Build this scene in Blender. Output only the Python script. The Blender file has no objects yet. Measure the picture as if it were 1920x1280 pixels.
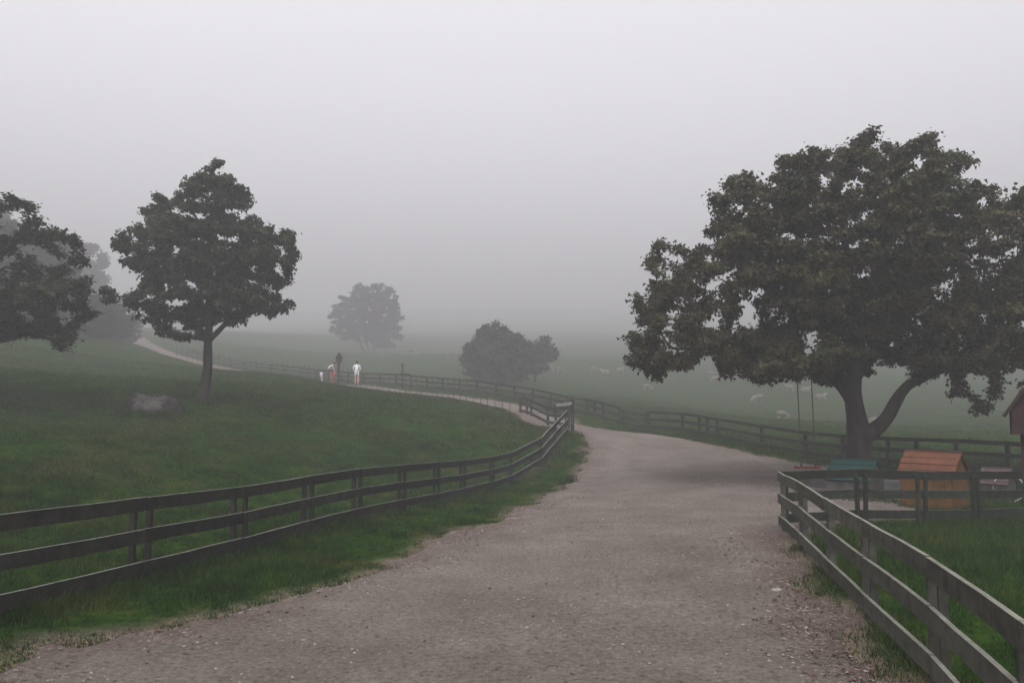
import bpy, bmesh, math, random
import numpy as np
from mathutils import Vector, Matrix

R = math.radians
rng = np.random.default_rng(7)
random.seed(7)
scene = bpy.context.scene
col = scene.collection

# ------------------------------------------------------------------ camera
CAM_Z, F_PX = 1.95, 1920 * 28.0 / 36.0
PITCH = math.atan(119.0 / F_PX)
cam_data = bpy.data.cameras.new('camera')
cam_data.lens, cam_data.sensor_width = 28.0, 36.0
cam_data.clip_start, cam_data.clip_end = 0.1, 3000.0
cam = bpy.data.objects.new('camera', cam_data)
col.objects.link(cam)
cam.location = (0, 0, CAM_Z)
cam.rotation_euler = (math.pi / 2 + PITCH, 0, 0)
scene.camera = cam

# ------------------------------------------------------------------ sky, sun, exposure
SUN_EL, SUN_AZ = R(62), R(200)
world = bpy.data.worlds.new('World')
scene.world = world
world.use_nodes = True
wn, wl = world.node_tree.nodes, world.node_tree.links
wn.clear()
w_out = wn.new('ShaderNodeOutputWorld')
w_bg = wn.new('ShaderNodeBackground')
w_sky = wn.new('ShaderNodeTexSky')
w_sky.sky_type = 'NISHITA'
w_sky.sun_disc = False
w_sky.sun_elevation, w_sky.sun_rotation = SUN_EL, SUN_AZ
w_sky.dust_density = 6.0
w_hs = wn.new('ShaderNodeHueSaturation')          # thick cloud: nearly colourless
w_hs.inputs['Saturation'].default_value = 0.06
w_tc = wn.new('ShaderNodeTexCoord')
w_sep = wn.new('ShaderNodeSeparateXYZ')
w_cl = wn.new('ShaderNodeClamp')
w_ma = wn.new('ShaderNodeMath'); w_ma.operation = 'MULTIPLY_ADD'   # overcast sky: brighter towards the zenith
w_ma.inputs[1].default_value, w_ma.inputs[2].default_value = 0.92, 1.94
w_mx = wn.new('ShaderNodeVectorMath'); w_mx.operation = 'SCALE'
w_tint = wn.new('ShaderNodeVectorMath'); w_tint.operation = 'MULTIPLY'
w_tint.inputs[1].default_value = (1.0, 0.983, 1.018)
wl.new(w_sky.outputs['Color'], w_hs.inputs['Color'])
wl.new(w_tc.outputs['Generated'], w_sep.inputs[0])
wl.new(w_sep.outputs['Z'], w_cl.inputs['Value'])
wl.new(w_cl.outputs[0], w_ma.inputs[0])
wl.new(w_hs.outputs[0], w_mx.inputs[0])
wl.new(w_ma.outputs[0], w_mx.inputs['Scale'])
wl.new(w_mx.outputs[0], w_tint.inputs[0])
wl.new(w_tint.outputs[0], w_bg.inputs['Color'])
w_bg.inputs['Strength'].default_value = 0.15
wl.new(w_bg.outputs[0], w_out.inputs['Surface'])

sun_d = bpy.data.lights.new('sun', 'SUN')
sun_d.energy, sun_d.angle, sun_d.color = 0.5, R(40), (1.0, 0.97, 0.94)
sun = bpy.data.objects.new('sun', sun_d)
col.objects.link(sun)
sun.location = (0, 0, 80)
sdir = Vector((math.sin(SUN_AZ) * math.cos(SUN_EL), math.cos(SUN_AZ) * math.cos(SUN_EL), math.sin(SUN_EL)))
sun.rotation_euler = sdir.to_track_quat('Z', 'Y').to_euler()

vs = scene.view_settings
vs.view_transform, vs.look, vs.exposure, vs.gamma = 'Standard', 'None', 0.6, 1.0
vs.use_curve_mapping = False
scene.render.engine = 'CYCLES'
cy = scene.cycles
cy.use_denoising = True
cy.denoising_prefilter = 'ACCURATE'
cy.max_bounces, cy.diffuse_bounces, cy.transmission_bounces = 6, 3, 4
cy.volume_bounces, cy.transparent_max_bounces = 3, 8
HAZE_DENSITY = 0.0060

# ------------------------------------------------------------------ projection helpers
cp, sp = math.cos(PITCH), math.sin(PITCH)
def P(px, py, Y):
    """point at world depth Y seen at photograph pixel (px, py)"""
    u, v = (px - 960) / F_PX, (640 - py) / F_PX
    t = Y / (cp - v * sp)
    return np.array((u * t, Y, CAM_Z + t * (v * cp + sp)))
def XY(px, Y):
    """ground-plan position of a vertical thing at column px and depth Y (row near the horizon)"""
    return ((px - 960) / F_PX * Y * cp, Y)

# ------------------------------------------------------------------ value noise
def vnoise(x, y, seed=0):
    x = np.asarray(x, float); y = np.asarray(y, float)
    xi, yi = np.floor(x).astype(np.int64), np.floor(y).astype(np.int64)
    fx, fy = x - xi, y - yi
    fx, fy = fx * fx * (3 - 2 * fx), fy * fy * (3 - 2 * fy)
    def h(a, b):
        n = (a * 374761393 + b * 668265263 + seed * 974634777) & 0xffffffff
        n = ((n ^ (n >> 13)) * 1274126177) & 0xffffffff
        return ((n ^ (n >> 16)) & 0xffff) / 32767.5 - 1.0
    a, b, c, d = h(xi, yi), h(xi + 1, yi), h(xi, yi + 1), h(xi + 1, yi + 1)
    return (a * (1 - fx) + b * fx) * (1 - fy) + (c * (1 - fx) + d * fx) * fy
def fbm(x, y, seed=0, o=3):
    s, a = 0, 1.0
    for k in range(o):
        s = s + a * vnoise(np.asarray(x) * 2 ** k, np.asarray(y) * 2 ** k, seed + k * 17); a *= 0.5
    return s
def sstep(a, b, x):
    t = np.clip((np.asarray(x, float) - a) / (b - a), 0, 1)
    return t * t * (3 - 2 * t)

# ------------------------------------------------------------------ fence courses (column in the photograph, depth)
A_LINE = [(-4.62, 2.6), (-4.5, 4.4), (-4.42, 6.3)] + [XY(*t) for t in (
    (272, 8.6), (456, 10.5), (582, 12.1), (672, 13.7), (755, 15.6), (820, 17.3), (868, 19.1), (922, 21.2),
    (957, 23.2), (1013, 25.6), (1040, 27.4), (1062, 29.4))]
B_LINE = [(4.17, 12.44), (3.86, 10.7), (3.54, 9.0), (3.24, 7.35), (2.90, 5.55), (2.5, 3.9), (2.1, 2.2)]
C_LINE = [(4.19, 12.52)] + [XY(*t) for t in ((1609, 13.2), (1720, 13.7), (1822, 14.2), (1935, 14.8), (2060, 15.4))]
D_TAB = [(2120, 19.5), (1990, 20.7), (1880, 22.0), (1760, 23.4), (1662, 24.8), (1577, 26.0), (1500, 27.4), (1420, 29.6), (1345, 32.5),
         (1279, 35.0), (1213, 37.5), (1165, 39.5), (1115, 42.0), (1066, 44.5), (1000, 47.0), (900, 51.0),
         (800, 55.0), (700, 59.5), (600, 64.5), (500, 71), (420, 79), (350, 90)]
def D_at(px):
    t = sorted(D_TAB)
    return XY(px, float(np.interp(px, [a for a, b in t], [b for a, b in t])))
STAKE_TAB = [(956, 40.0), (875, 43.8), (780, 47.5), (668, 51.0), (600, 53.8), (500, 58.5), (420, 64), (340, 74), (300, 81)]
def stake_at(px):
    t = sorted(STAKE_TAB)
    return XY(px, float(np.interp(px, [a for a, b in t], [b for a, b in t])))
E_LINE = [XY(*t) for t in ((976, 41.0), (988, 40.0), (996, 39.3), (1027, 37.0), (1042, 35.6), (1066, 33.2))]
UP_PATH = [XY(*t) for t in ((1086, 33.0), (1052, 37.2), (1000, 41.4), (930, 45.0), (850, 48.0), (760, 50.8), (668, 53.4),
           (560, 57.8), (463, 63.0), (400, 69.0), (340, 77.0), (285, 88.0), (240, 102.0), (215, 125))]

# ------------------------------------------------------------------ terrain: thin-plate surface through ground points
CP = []
def g(px, py, Y): CP.append(tuple(P(px, py, Y)))
for px, py, Y in ((0, 1172, 6.75), (272, 1098, 8.6), (456, 1046, 10.5), (582, 1006, 12.1), (672, 981, 13.7), (755, 959, 15.6),
                  (820, 945, 17.3), (868, 934, 19.1), (922, 920, 21.2), (957, 908, 23.2), (1013, 872, 25.6), (1062, 814, 29.4),
                  (378, 752, 27), (290, 776, 24), (100, 790, 22), (100, 690, 42), (300, 706, 42), (500, 706, 45), (520, 703, 50), (570, 708, 50),
                  (976, 777, 41), (1027, 797, 37), (956, 769, 40), (875, 752, 43.8), (780, 742, 47.5), (668, 731, 51),
                  (600, 722, 53.8), (668, 724, 53.4), (850, 748, 48), (500, 704, 56), (520, 709, 60.5),
                  (1500, 857, 27.4), (1420, 840, 29.6), (1345, 824, 32.5), (1279, 812, 35), (1213, 806, 37.5), (1165, 797, 39.5),
                  (1115, 781, 42), (1066, 772, 44.5), (1000, 757, 47), (900, 740, 51), (800, 730, 55), (700, 722, 59.5), (600, 712, 64.5),
                  (463, 699, 63), (400, 686, 69), (340, 672, 77), (285, 655, 88), (240, 638, 102), (215, 618, 125),
                  (1467, 783, 62), (1422, 753, 80), (1538, 749, 80), (1335, 716, 95), (1135, 700, 105), (1040, 696, 105),
                  (770, 663, 130), (890, 668, 125), (690, 665, 150), (940, 722, 74), (1100, 640, 220), (1600, 655, 200),
                  (1850, 742, 80), (1850, 800, 48), (800, 635, 220), (400, 622, 190)):
    g(px, py, Y)
for x in (-3, 0, 3, 6):
    for y in (-6, 2, 7, 13): CP.append((x, y, 0.0))
CP += [(4, 18, -.02), (7, 18, -.05), (3, 22, -.08), (7, 23, 0), (13, 21, .03), (10, 8, -.05), (14, 13, -.18), (5, 6, .02), (10, 2, 0),
       (-4.6, 2, .06), (-9, 6, .5), (-14, 12, 1.5), (-8, 12, .55), (-10, 17, 1.35), (-20, 25, 3.0), (-30, 15, 3.5), (-20, 0, 1.2), (0, -20, .1), (-30, -20, 1.5), (30, -20, 0),
       (-60, 45, 9), (-45, 70, 11), (-150, 60, 18), (-400, 0, 38), (-400, 300, 42), (30, 20, .1), (60, 40, .6), (60, 10, 0), (150, 60, 3), (150, 150, 11),
       (8, 14, -.12), (9.8, 14.4, -.18), (8.6, 16.6, -.16), (12, 15.5, -.2), (11.2, 18.3, -.2), (6.2, 13.5, -.03),
       (400, 0, 12), (400, 250, 26), (-150, 220, 24), (200, 260, 20), (0, 300, 29), (0, 400, 41), (0, 500, 55.5), (0, 600, 71.5), (0, 700, 88), (-200, 400, 42), (-110, 300, 30), (-200, 500, 56), (130, 300, 27), (250, 420, 41), (200, 500, 53),
       (0, 790, 96), (-500, 800, 96), (500, 800, 92), (300, 620, 70), (-300, 620, 74), (-400, -30, 40), (400, -30, 6)]
CP = np.array(CP)
SC = 50.0
def _k(r2): return np.where(r2 > 0, r2 * np.log(np.maximum(r2, 1e-12)), 0.0)
_n = len(CP)
_xy = CP[:, :2] / SC
_K = _k(((_xy[:, None] - _xy[None]) ** 2).sum(-1)) + np.eye(_n) * 2e-4
_Pm = np.c_[np.ones(_n), _xy]
_A = np.block([[_K, _Pm], [_Pm.T, np.zeros((3, 3))]])
_w = np.linalg.solve(_A, np.r_[CP[:, 2], 0, 0, 0])
def terrain(x, y):
    x = np.asarray(x, float); y = np.asarray(y, float)
    sh = np.broadcast(x, y).shape
    q = np.c_[np.broadcast_to(x, sh).ravel(), np.broadcast_to(y, sh).ravel()] / SC
    out = np.empty(len(q))
    for i in range(0, len(q), 20000):
        c = q[i:i + 20000]
        r2 = ((c[:, None] - _xy[None]) ** 2).sum(-1)
        out[i:i + 20000] = _k(r2) @ _w[:_n] + _w[_n] + c @ _w[_n + 1:]
    X, Yv = q[:, 0] * SC, q[:, 1] * SC
    dist = np.hypot(X, Yv)
    rough = 0.3 + 0.7 * sstep(3, 12, path_sd0(X, Yv)) if True else 1
    out = out + rough * (0.05 * fbm(X / 2.3, Yv / 2.3, 3) * sstep(4, 14, dist) + 0.18 * fbm(X / 9, Yv / 9, 5) * sstep(25, 70, dist) + 0.35 * fbm(X / 60, Yv / 60, 9) * sstep(110, 250, dist))
    out = np.where(out > 90, 90 + 8 * np.tanh((out - 90) / 8), out)
    return np.maximum(out, -0.8).reshape(sh)
def T(x, y): return float(terrain(np.array([x]), np.array([y]))[0])

# ------------------------------------------------------------------ the path's plan (pixels cast onto the flat foreground)
def flat(px, py, z=0.0):
    d = P(px, py, 1.0) - np.array((0, 0, CAM_Z)); t = (z - CAM_Z) / d[2]
    return (d[0] * t, d[1] * t)
PATH_POLY = [(-3.7, -6), (-3.6, 2.0), (-3.55, 4.3)] + [flat(*q) for q in (
    (0, 1272), (160, 1225), (310, 1180), (480, 1128), (620, 1085), (740, 1046), (810, 1015), (900, 985), (985, 940), (1040, 905))] + [
    XY(1062, 21.8), XY(1085, 24.0), XY(1105, 26.3), XY(1110, 28.6), XY(1092, 30.6), XY(1074, 32.0), XY(1060, 33.8), XY(1036, 36.0), XY(1000, 38.6), XY(985, 41.0),
    XY(1010, 43.0), XY(1050, 40.6), XY(1100, 38.2), XY(1160, 35.6), XY(1250, 32.6), XY(1345, 29.8), XY(1420, 27.6), XY(1490, 25.6), XY(1570, 24.2), XY(1660, 22.8), XY(1700, 20.6),
    XY(1712, 18.6), XY(1706, 16.4), XY(1692, 14.5), XY(1609, 13.8), XY(1500, 13.0), (4.1, 12.2)] + [
    flat(1448, 1012), flat(1500, 1078), flat(1552, 1135), flat(1600, 1190), flat(1650, 1250), flat(1700, 1315), (2.2, 3.6), (1.8, 2.0), (1.5, -6)]
PATH_POLY = np.array(PATH_POLY)
UPP = np.array(UP_PATH)
def seg_dist(x, y, pts, closed):
    d = np.full(x.shape, 1e9)
    n = len(pts)
    for i in range(n if closed else n - 1):
        a, b = pts[i], pts[(i + 1) % n]
        ab = b - a
        t = np.clip(((x - a[0]) * ab[0] + (y - a[1]) * ab[1]) / (ab @ ab), 0, 1)
        d = np.minimum(d, np.hypot(x - a[0] - t * ab[0], y - a[1] - t * ab[1]))
    return d
def in_poly(x, y, pts):
    ins = np.zeros(x.shape, bool)
    n = len(pts)
    for i in range(n):
        (x1, y1), (x2, y2) = pts[i], pts[(i + 1) % n]
        c = ((y1 > y) != (y2 > y)) & (x < (x2 - x1) * (y - y1) / (y2 - y1 + 1e-12) + x1)
        ins ^= c
    return ins
def path_sd0(x, y):
    """signed distance: negative on the path"""
    x = np.asarray(x, float); y = np.asarray(y, float)
    d = seg_dist(x, y, PATH_POLY, True)
    d = np.where(in_poly(x, y, PATH_POLY), -d, d)
    return np.minimum(d, seg_dist(x, y, UPP, False) - 1.45)
def path_sd(x, y):
    return path_sd0(x, y) + 0.20 * fbm(x / 1.1, y / 1.1, 31) + 0.15 * fbm(x / 0.28, y / 0.28, 37)

def cast(px, py, y0=3.0, y1=300.0):
    """where the ray through a pixel meets the ground"""
    Y = np.geomspace(y0, y1, 900)
    pts = np.array([P(px, py, q) for q in Y])
    h = pts[:, 2] - terrain(pts[:, 0], pts[:, 1])
    k = np.argmax(h < 0)
    return pts[k] if h[k] < 0 else None

# ------------------------------------------------------------------ materials
def new_mat(name):
    m = bpy.data.materials.new(name); m.use_nodes = True
    nt = m.node_tree
    return m, nt.nodes, nt.links, nt.nodes['Principled BSDF']
def ramp(n, stops):
    r = n.new('ShaderNodeValToRGB')
    e = r.color_ramp.elements
    while len(e) < len(stops): e.new(0.5)
    for q, (p, c) in zip(e, stops):
        q.position = p; q.color = (*c, 1)
    return r
def noise(n, l, vec, scale, detail=4, rough=0.6):
    t = n.new('ShaderNodeTexNoise')
    t.inputs['Scale'].default_value, t.inputs['Detail'].default_value, t.inputs['Roughness'].default_value = scale, detail, rough
    if vec is not None: l.new(vec, t.inputs['Vector'])
    return t
def mixc(n, l, fac, a, b, blend='MIX'):
    m = n.new('ShaderNodeMix'); m.data_type = 'RGBA'; m.blend_type = blend
    for s, v in ((0, fac), (6, a), (7, b)):
        if hasattr(v, 'is_linked'): l.new(v, m.inputs[s])
        else: m.inputs[s].default_value = v if s == 0 else (*v, 1)
    return m.outputs[2]
def bump(n, l, b, h, strength, dist):
    u = n.new('ShaderNodeBump'); u.inputs['Strength'].default_value = strength; u.inputs['Distance'].default_value = dist
    l.new(h, u.inputs['Height']); l.new(u.outputs[0], b.inputs['Normal'])
def world_pos(n):
    return n.new('ShaderNodeNewGeometry').outputs['Position']

def grass_colour(n, l, k=1.0):
    pos = world_pos(n)
    big = noise(n, l, pos, 0.16, 3)
    mid = noise(n, l, pos, 1.1, 5, 0.7)
    fine = noise(n, l, pos, 9.0, 4, 0.7)
    c1 = ramp(n, [(0.34, (0.022 * k, 0.064 * k, 0.009 * k)), (0.5, (0.042 * k, 0.118 * k, 0.012 * k)), (0.66, (0.100 * k, 0.155 * k, 0.020 * k))])
    brn = noise(n, l, pos, 0.55, 5, 0.7)
    bq = ramp(n, [(0.53, (0, 0, 0)), (0.70, (0.6, 0.6, 0.6))]); l.new(brn.outputs[0], bq.inputs[0])
    l.new(mid.outputs[0], c1.inputs[0])
    dry = ramp(n, [(0.56, (0, 0, 0)), (0.74, (0.7, 0.7, 0.7))])
    l.new(big.outputs[0], dry.inputs[0])
    c1o = mixc(n, l, bq.outputs[0], c1.outputs[0], (0.088 * k, 0.066 * k, 0.030 * k))
    m2 = mixc(n, l, dry.outputs[0], c1o, (0.115 * k, 0.098 * k, 0.046 * k))
    f = ramp(n, [(0.3, (0.40, 0.40, 0.40)), (0.7, (1.55, 1.55, 1.55))])
    l.new(fine.outputs[0], f.inputs[0])
    return mixc(n, l, 1.0, m2, f.outputs[0], 'MULTIPLY'), mid, fine

m_ground, n, l, b = new_mat('meadow')
c, mid, fine = grass_colour(n, l, 0.23)
at = n.new('ShaderNodeAttribute'); at.attribute_name = 'wear'
wr = mixc(n, l, fine.outputs[0], (0.055, 0.040, 0.032), (0.15, 0.112, 0.092))
c = mixc(n, l, at.outputs['Fac'], c, wr)
l.new(c, b.inputs['Base Color'])
b.inputs['Roughness'].default_value = 0.95; b.inputs['Specular IOR Level'].default_value = 0.0
bump(n, l, b, fine.outputs[0], 0.9, 0.12)

m_grass, n, l, b = new_mat('grass_blades')
c, mid, fine = grass_colour(n, l, 0.33)
at = n.new('ShaderNodeAttribute'); at.attribute_name = 'tone'
tn_ = ramp(n, [(0.0, (0.25, 0.25, 0.25)), (0.6, (1.0, 1.0, 1.0)), (0.9, (1.7, 1.55, 1.2)), (1.0, (2.6, 2.1, 1.5))]); l.new(at.outputs['Fac'], tn_.inputs[0])
c = mixc(n, l, 1.0, c, tn_.outputs[0], 'MULTIPLY')
l.new(c, b.inputs['Base Color'])
b.inputs['Roughness'].default_value = 0.8; b.inputs['Specular IOR Level'].default_value = 0.04
tr = n.new('ShaderNodeBsdfTranslucent'); l.new(c, tr.inputs[0])
mx = n.new('ShaderNodeMixShader'); mx.inputs[0].default_value = 0.35
l.new(b.outputs[0], mx.inputs[1]); l.new(tr.outputs[0], mx.inputs[2]); l.new(mx.outputs[0], n['Material Output'].inputs[0])

m_path, n, l, b = new_mat('gravel_path')
pos = world_pos(n)
a1 = noise(n, l, pos, 0.7, 5, 0.65); a2 = noise(n, l, pos, 22, 6, 0.8); a3 = noise(n, l, pos, 110, 2)
r1 = ramp(n, [(0.25, (0.074, 0.062, 0.054)), (0.5, (0.106, 0.090, 0.079)), (0.75, (0.138, 0.119, 0.106))])
l.new(a1.outputs[0], r1.inputs[0])
r2 = ramp(n, [(0.34, (0.22, 0.20, 0.19)), (0.43, (0.78, 0.77, 0.76)), (0.57, (1.08, 1.08, 1.08)), (0.68, (1.7, 1.68, 1.66))])
l.new(a2.outputs[0], r2.inputs[0])
at = n.new('ShaderNodeAttribute'); at.attribute_name = 'wear'
a4 = noise(n, l, pos, 16, 5, 0.75)
st = ramp(n, [(0.35, (0.040, 0.025, 0.020)), (0.52, (0.078, 0.055, 0.047)), (0.66, (0.125, 0.098, 0.088))]); l.new(a4.outputs[0], st.inputs[0])
fm = n.new('ShaderNodeMath'); fm.operation = 'MULTIPLY'; l.new(at.outputs['Fac'], fm.inputs[0]); fm.inputs[1].default_value = 0.8
rm = mixc(n, l, fm.outputs[0], r1.outputs[0], st.outputs[0])
l.new(mixc(n, l, 1.0, rm, r2.outputs[0], 'MULTIPLY'), b.inputs['Base Color'])
b.inputs['Roughness'].default_value = 0.95; b.inputs['Specular IOR Level'].default_value = 0.04
bump(n, l, b, a2.outputs[0], 1.0, 0.04)

def simple_mat(name, c1, c2, scale=6.0, rough=0.8, bstr=0.3, bdist=0.01, stretch=None, per_object=0.0, spec=0.06, skylit_wear=None):
    m, n, l, b = new_mat(name)
    tc = n.new('ShaderNodeTexCoord')
    vec = tc.outputs['Object']
    if stretch:
        mp = n.new('ShaderNodeMapping'); mp.inputs['Scale'].default_value = stretch
        l.new(vec, mp.inputs[0]); vec = mp.outputs[0]
    t = noise(n, l, vec, scale, 6, 0.65)
    r = ramp(n, [(0.3, c1), (0.7, c2)])
    l.new(t.outputs[0], r.inputs[0])
    out = r.outputs[0]
    if per_object:
        oi = n.new('ShaderNodeObjectInfo')
        v = n.new('ShaderNodeMapRange'); v.inputs['To Min'].default_value = 1 - per_object; v.inputs['To Max'].default_value = 1 + per_object
        l.new(oi.outputs['Random'], v.inputs[0])
        cb = n.new('ShaderNodeCombineColor')
        for k in range(3): l.new(v.outputs[0], cb.inputs[k])
        out = mixc(n, l, 1.0, out, cb.outputs[0], 'MULTIPLY')
    if skylit_wear:          # sky light on upward faces painted in as paler grey, along with wear
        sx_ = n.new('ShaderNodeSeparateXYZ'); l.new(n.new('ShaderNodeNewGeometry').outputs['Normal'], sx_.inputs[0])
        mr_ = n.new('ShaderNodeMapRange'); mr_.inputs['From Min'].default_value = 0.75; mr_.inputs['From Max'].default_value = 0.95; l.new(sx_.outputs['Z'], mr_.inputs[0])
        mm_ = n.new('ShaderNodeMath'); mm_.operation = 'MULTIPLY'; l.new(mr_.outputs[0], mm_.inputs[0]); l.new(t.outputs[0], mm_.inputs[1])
        out = mixc(n, l, mm_.outputs[0], out, skylit_wear)
    l.new(out, b.inputs['Base Color'])
    b.inputs['Roughness'].default_value = rough; b.inputs['Specular IOR Level'].default_value = spec
    bump(n, l, b, t.outputs[0], bstr, bdist)
    return m
m_wood_dark = simple_mat('dark_brown_timber', (0.006, 0.0062, 0.005), (0.020, 0.020, 0.016), 7, 0.8, 0.5, 0.01, per_object=0.25, skylit_wear=(0.17, 0.17, 0.155))  # darker timber tone than the grey fence
m_wood_grey = simple_mat('weathered_grey_timber', (0.020, 0.020, 0.015), (0.055, 0.054, 0.043), 7, 0.82, 0.5, 0.01, per_object=0.2, skylit_wear=(0.15, 0.15, 0.125))
m_wood_green = simple_mat('mossy_green_timber', (0.007, 0.009, 0.0065), (0.020, 0.024, 0.017), 7, 0.85, 0.5, 0.01, per_object=0.25, skylit_wear=(0.10, 0.11, 0.09))
m_board = simple_mat('pale_worn_board', (0.09, 0.09, 0.085), (0.17, 0.17, 0.16), 7, 0.8, 0.4, 0.01)
m_steel = simple_mat('rusty_steel', (0.02, 0.022, 0.02), (0.06, 0.055, 0.05), 20, 0.6)
m_bark = simple_mat('bark', (0.006, 0.005, 0.0045), (0.030, 0.024, 0.021), 5, 0.95, 0.9, 0.05, stretch=(1, 1, 0.3))
m_stone = simple_mat('boulder_rock', (0.008, 0.007, 0.007), (0.062, 0.056, 0.053), 2.0, 0.9, 0.8, 0.06)
m_dark_rock = simple_mat('dark_rock', (0.004, 0.004, 0.004), (0.022, 0.019, 0.017), 5.0, 0.95, 0.9, 0.06)
m_concrete = simple_mat('grey_concrete', (0.03, 0.03, 0.03), (0.06, 0.059, 0.058), 5, 0.9, 0.3, 0.01)
m_orange_roof = simple_mat('orange_stained_boards', (0.045, 0.018, 0.010), (0.088, 0.035, 0.019), 7, 0.6, 0.3, 0.004, per_object=0.12)
m_orange_wall = simple_mat('honey_stained_boards', (0.045, 0.021, 0.007), (0.085, 0.042, 0.013), 7, 0.65, 0.3, 0.004, per_object=0.12)
m_green_roof = simple_mat('green_painted_boards', (0.003, 0.014, 0.011), (0.006, 0.025, 0.020), 7, 0.55, 0.2, 0.004, per_object=0.12)
m_dark_wall = simple_mat('dark_tarred_boards', (0.022, 0.022, 0.02), (0.06, 0.055, 0.048), 7, 0.8, 0.3, 0.004, per_object=0.2)
m_old_slat = simple_mat('faded_red_slats', (0.035, 0.024, 0.022), (0.08, 0.058, 0.054), 7, 0.8, 0.3, 0.004, per_object=0.15)
m_red_wood = simple_mat('red_brown_stain', (0.014, 0.008, 0.007), (0.030, 0.016, 0.014), 7, 0.7, 0.3, 0.004, per_object=0.1)
m_seat = simple_mat('red_swing_seat', (0.09, 0.016, 0.013), (0.14, 0.026, 0.02), 9, 0.5)
m_rope = simple_mat('hemp_rope', (0.03, 0.027, 0.023), (0.06, 0.054, 0.045), 60, 0.9)
m_hoop = simple_mat('pale_hoop', (0.24, 0.23, 0.21), (0.36, 0.35, 0.32), 9, 0.6)
m_fleece = simple_mat('fleece', (0.062, 0.052, 0.042), (0.12, 0.104, 0.085), 14, 0.95, 0.8, 0.03)
m_face = simple_mat('sheep_face', (0.16, 0.13, 0.11), (0.26, 0.22, 0.19), 10, 0.9)
m_pebble = simple_mat('pebbles', (0.035, 0.030, 0.028), (0.21, 0.18, 0.165), 3.0, 0.9)
m_white_stone = simple_mat('pale_stone', (0.11, 0.10, 0.095), (0.20, 0.187, 0.175), 12, 0.85, 0.5, 0.02)
m_litter = simple_mat('leaf_litter', (0.030, 0.019, 0.015), (0.095, 0.062, 0.048), 1.9, 0.9)
m_skin = simple_mat('skin', (0.30, 0.19, 0.15), (0.38, 0.245, 0.195), 8, 0.6)
m_hair = simple_mat('dark_hair', (0.015, 0.012, 0.010), (0.03, 0.024, 0.02), 20, 0.6)
m_white_cloth = simple_mat('white_cotton', (0.50, 0.50, 0.53), (0.62, 0.62, 0.65), 6, 0.9)
m_pale_cloth = simple_mat('pale_cotton', (0.28, 0.26, 0.265), (0.38, 0.36, 0.365), 6, 0.9)
m_dark_cloth = simple_mat('dark_denim', (0.03, 0.034, 0.04), (0.06, 0.064, 0.07), 6, 0.9)
m_red_cloth = simple_mat('red_cotton', (0.34, 0.035, 0.045), (0.44, 0.055, 0.068), 6, 0.85)
m_shoe = simple_mat('shoe', (0.05, 0.045, 0.04), (0.09, 0.08, 0.07), 9, 0.7)

def leaf_mat(name, dark, mid_c, light):
    m, n, l, b = new_mat(name)
    pos = world_pos(n)
    t1 = noise(n, l, pos, 0.9, 3); t2 = noise(n, l, pos, 14, 2)
    r1 = ramp(n, [(0.32, dark), (0.52, mid_c), (0.72, light)])
    l.new(t1.outputs[0], r1.inputs[0])
    r2 = ramp(n, [(0.3, (0.55, 0.55, 0.55)), (0.7, (1.45, 1.45, 1.45))])
    l.new(t2.outputs[0], r2.inputs[0])
    c = mixc(n, l, 1.0, r1.outputs[0], r2.outputs[0], 'MULTIPLY')
    l.new(c, b.inputs['Base Color'])
    b.inputs['Roughness'].default_value = 0.6; b.inputs['Specular IOR Level'].default_value = 0.10
    tr = n.new('ShaderNodeBsdfTranslucent'); l.new(c, tr.inputs[0])
    mx = n.new('ShaderNodeMixShader'); mx.inputs[0].default_value = 0.25
    l.new(b.outputs[0], mx.inputs[1]); l.new(tr.outputs[0], mx.inputs[2]); l.new(mx.outputs[0], n['Material Output'].inputs[0])
    return m
m_leaf_big = leaf_mat('maple_leaves', (0.018, 0.019, 0.008), (0.032, 0.034, 0.013), (0.064, 0.054, 0.022))
m_leaf_green = leaf_mat('green_leaves', (0.014, 0.018, 0.009), (0.023, 0.028, 0.013), (0.042, 0.044, 0.019))

# ------------------------------------------------------------------ mesh and object helpers
def mesh_np(name, verts, faces, mats, smooth=False, mat_idx=None):
    """verts (n,3); faces (m,k) with one k"""
    me = bpy.data.meshes.new(name)
    verts = np.asarray(verts, np.float32); faces = np.asarray(faces, np.int32)
    k = faces.shape[1]
    me.vertices.add(len(verts)); me.vertices.foreach_set('co', verts.ravel())
    me.loops.add(faces.size); me.loops.foreach_set('vertex_index', faces.ravel())
    me.polygons.add(len(faces))
    me.polygons.foreach_set('loop_start', np.arange(0, faces.size, k, dtype=np.int32))
    me.polygons.foreach_set('loop_total', np.full(len(faces), k, np.int32))
    me.polygons.foreach_set('use_smooth', np.full(len(faces), bool(smooth)))
    for m in (mats if isinstance(mats, (list, tuple)) else [mats]): me.materials.append(m)
    if mat_idx is not None: me.polygons.foreach_set('material_index', np.asarray(mat_idx, np.int32))
    me.update(calc_edges=True); me.validate()
    return me
def attr(me, name, val):
    a = me.attributes.new(name, 'FLOAT', 'POINT'); a.data.foreach_set('value', np.asarray(val, np.float32).ravel())
    return me
def link(name, me, parent=None, loc=None, kind=None):
    o = bpy.data.objects.new(name, me); col.objects.link(o)
    if parent is not None: o.parent = parent
    if loc is not None: o.location = loc
    if kind: o['kind'] = kind
    return o
def tag(o, label, cat, group=None):
    o['label'], o['category'] = label, cat
    if group: o['group'] = group
    return o
def thing(name, label, cat, loc=(0, 0, 0), rz=0.0, group=None):
    o = bpy.data.objects.new(name, None); col.objects.link(o)
    o.empty_display_size = 0.2
    o.location = loc; o.rotation_euler = (0, 0, rz)
    return tag(o, label, cat, group)
def copy_tree(o, parent=None):
    c = o.copy(); col.objects.link(c); c.parent = parent
    for ch in list(o.children): copy_tree(ch, c)
    return c

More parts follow.
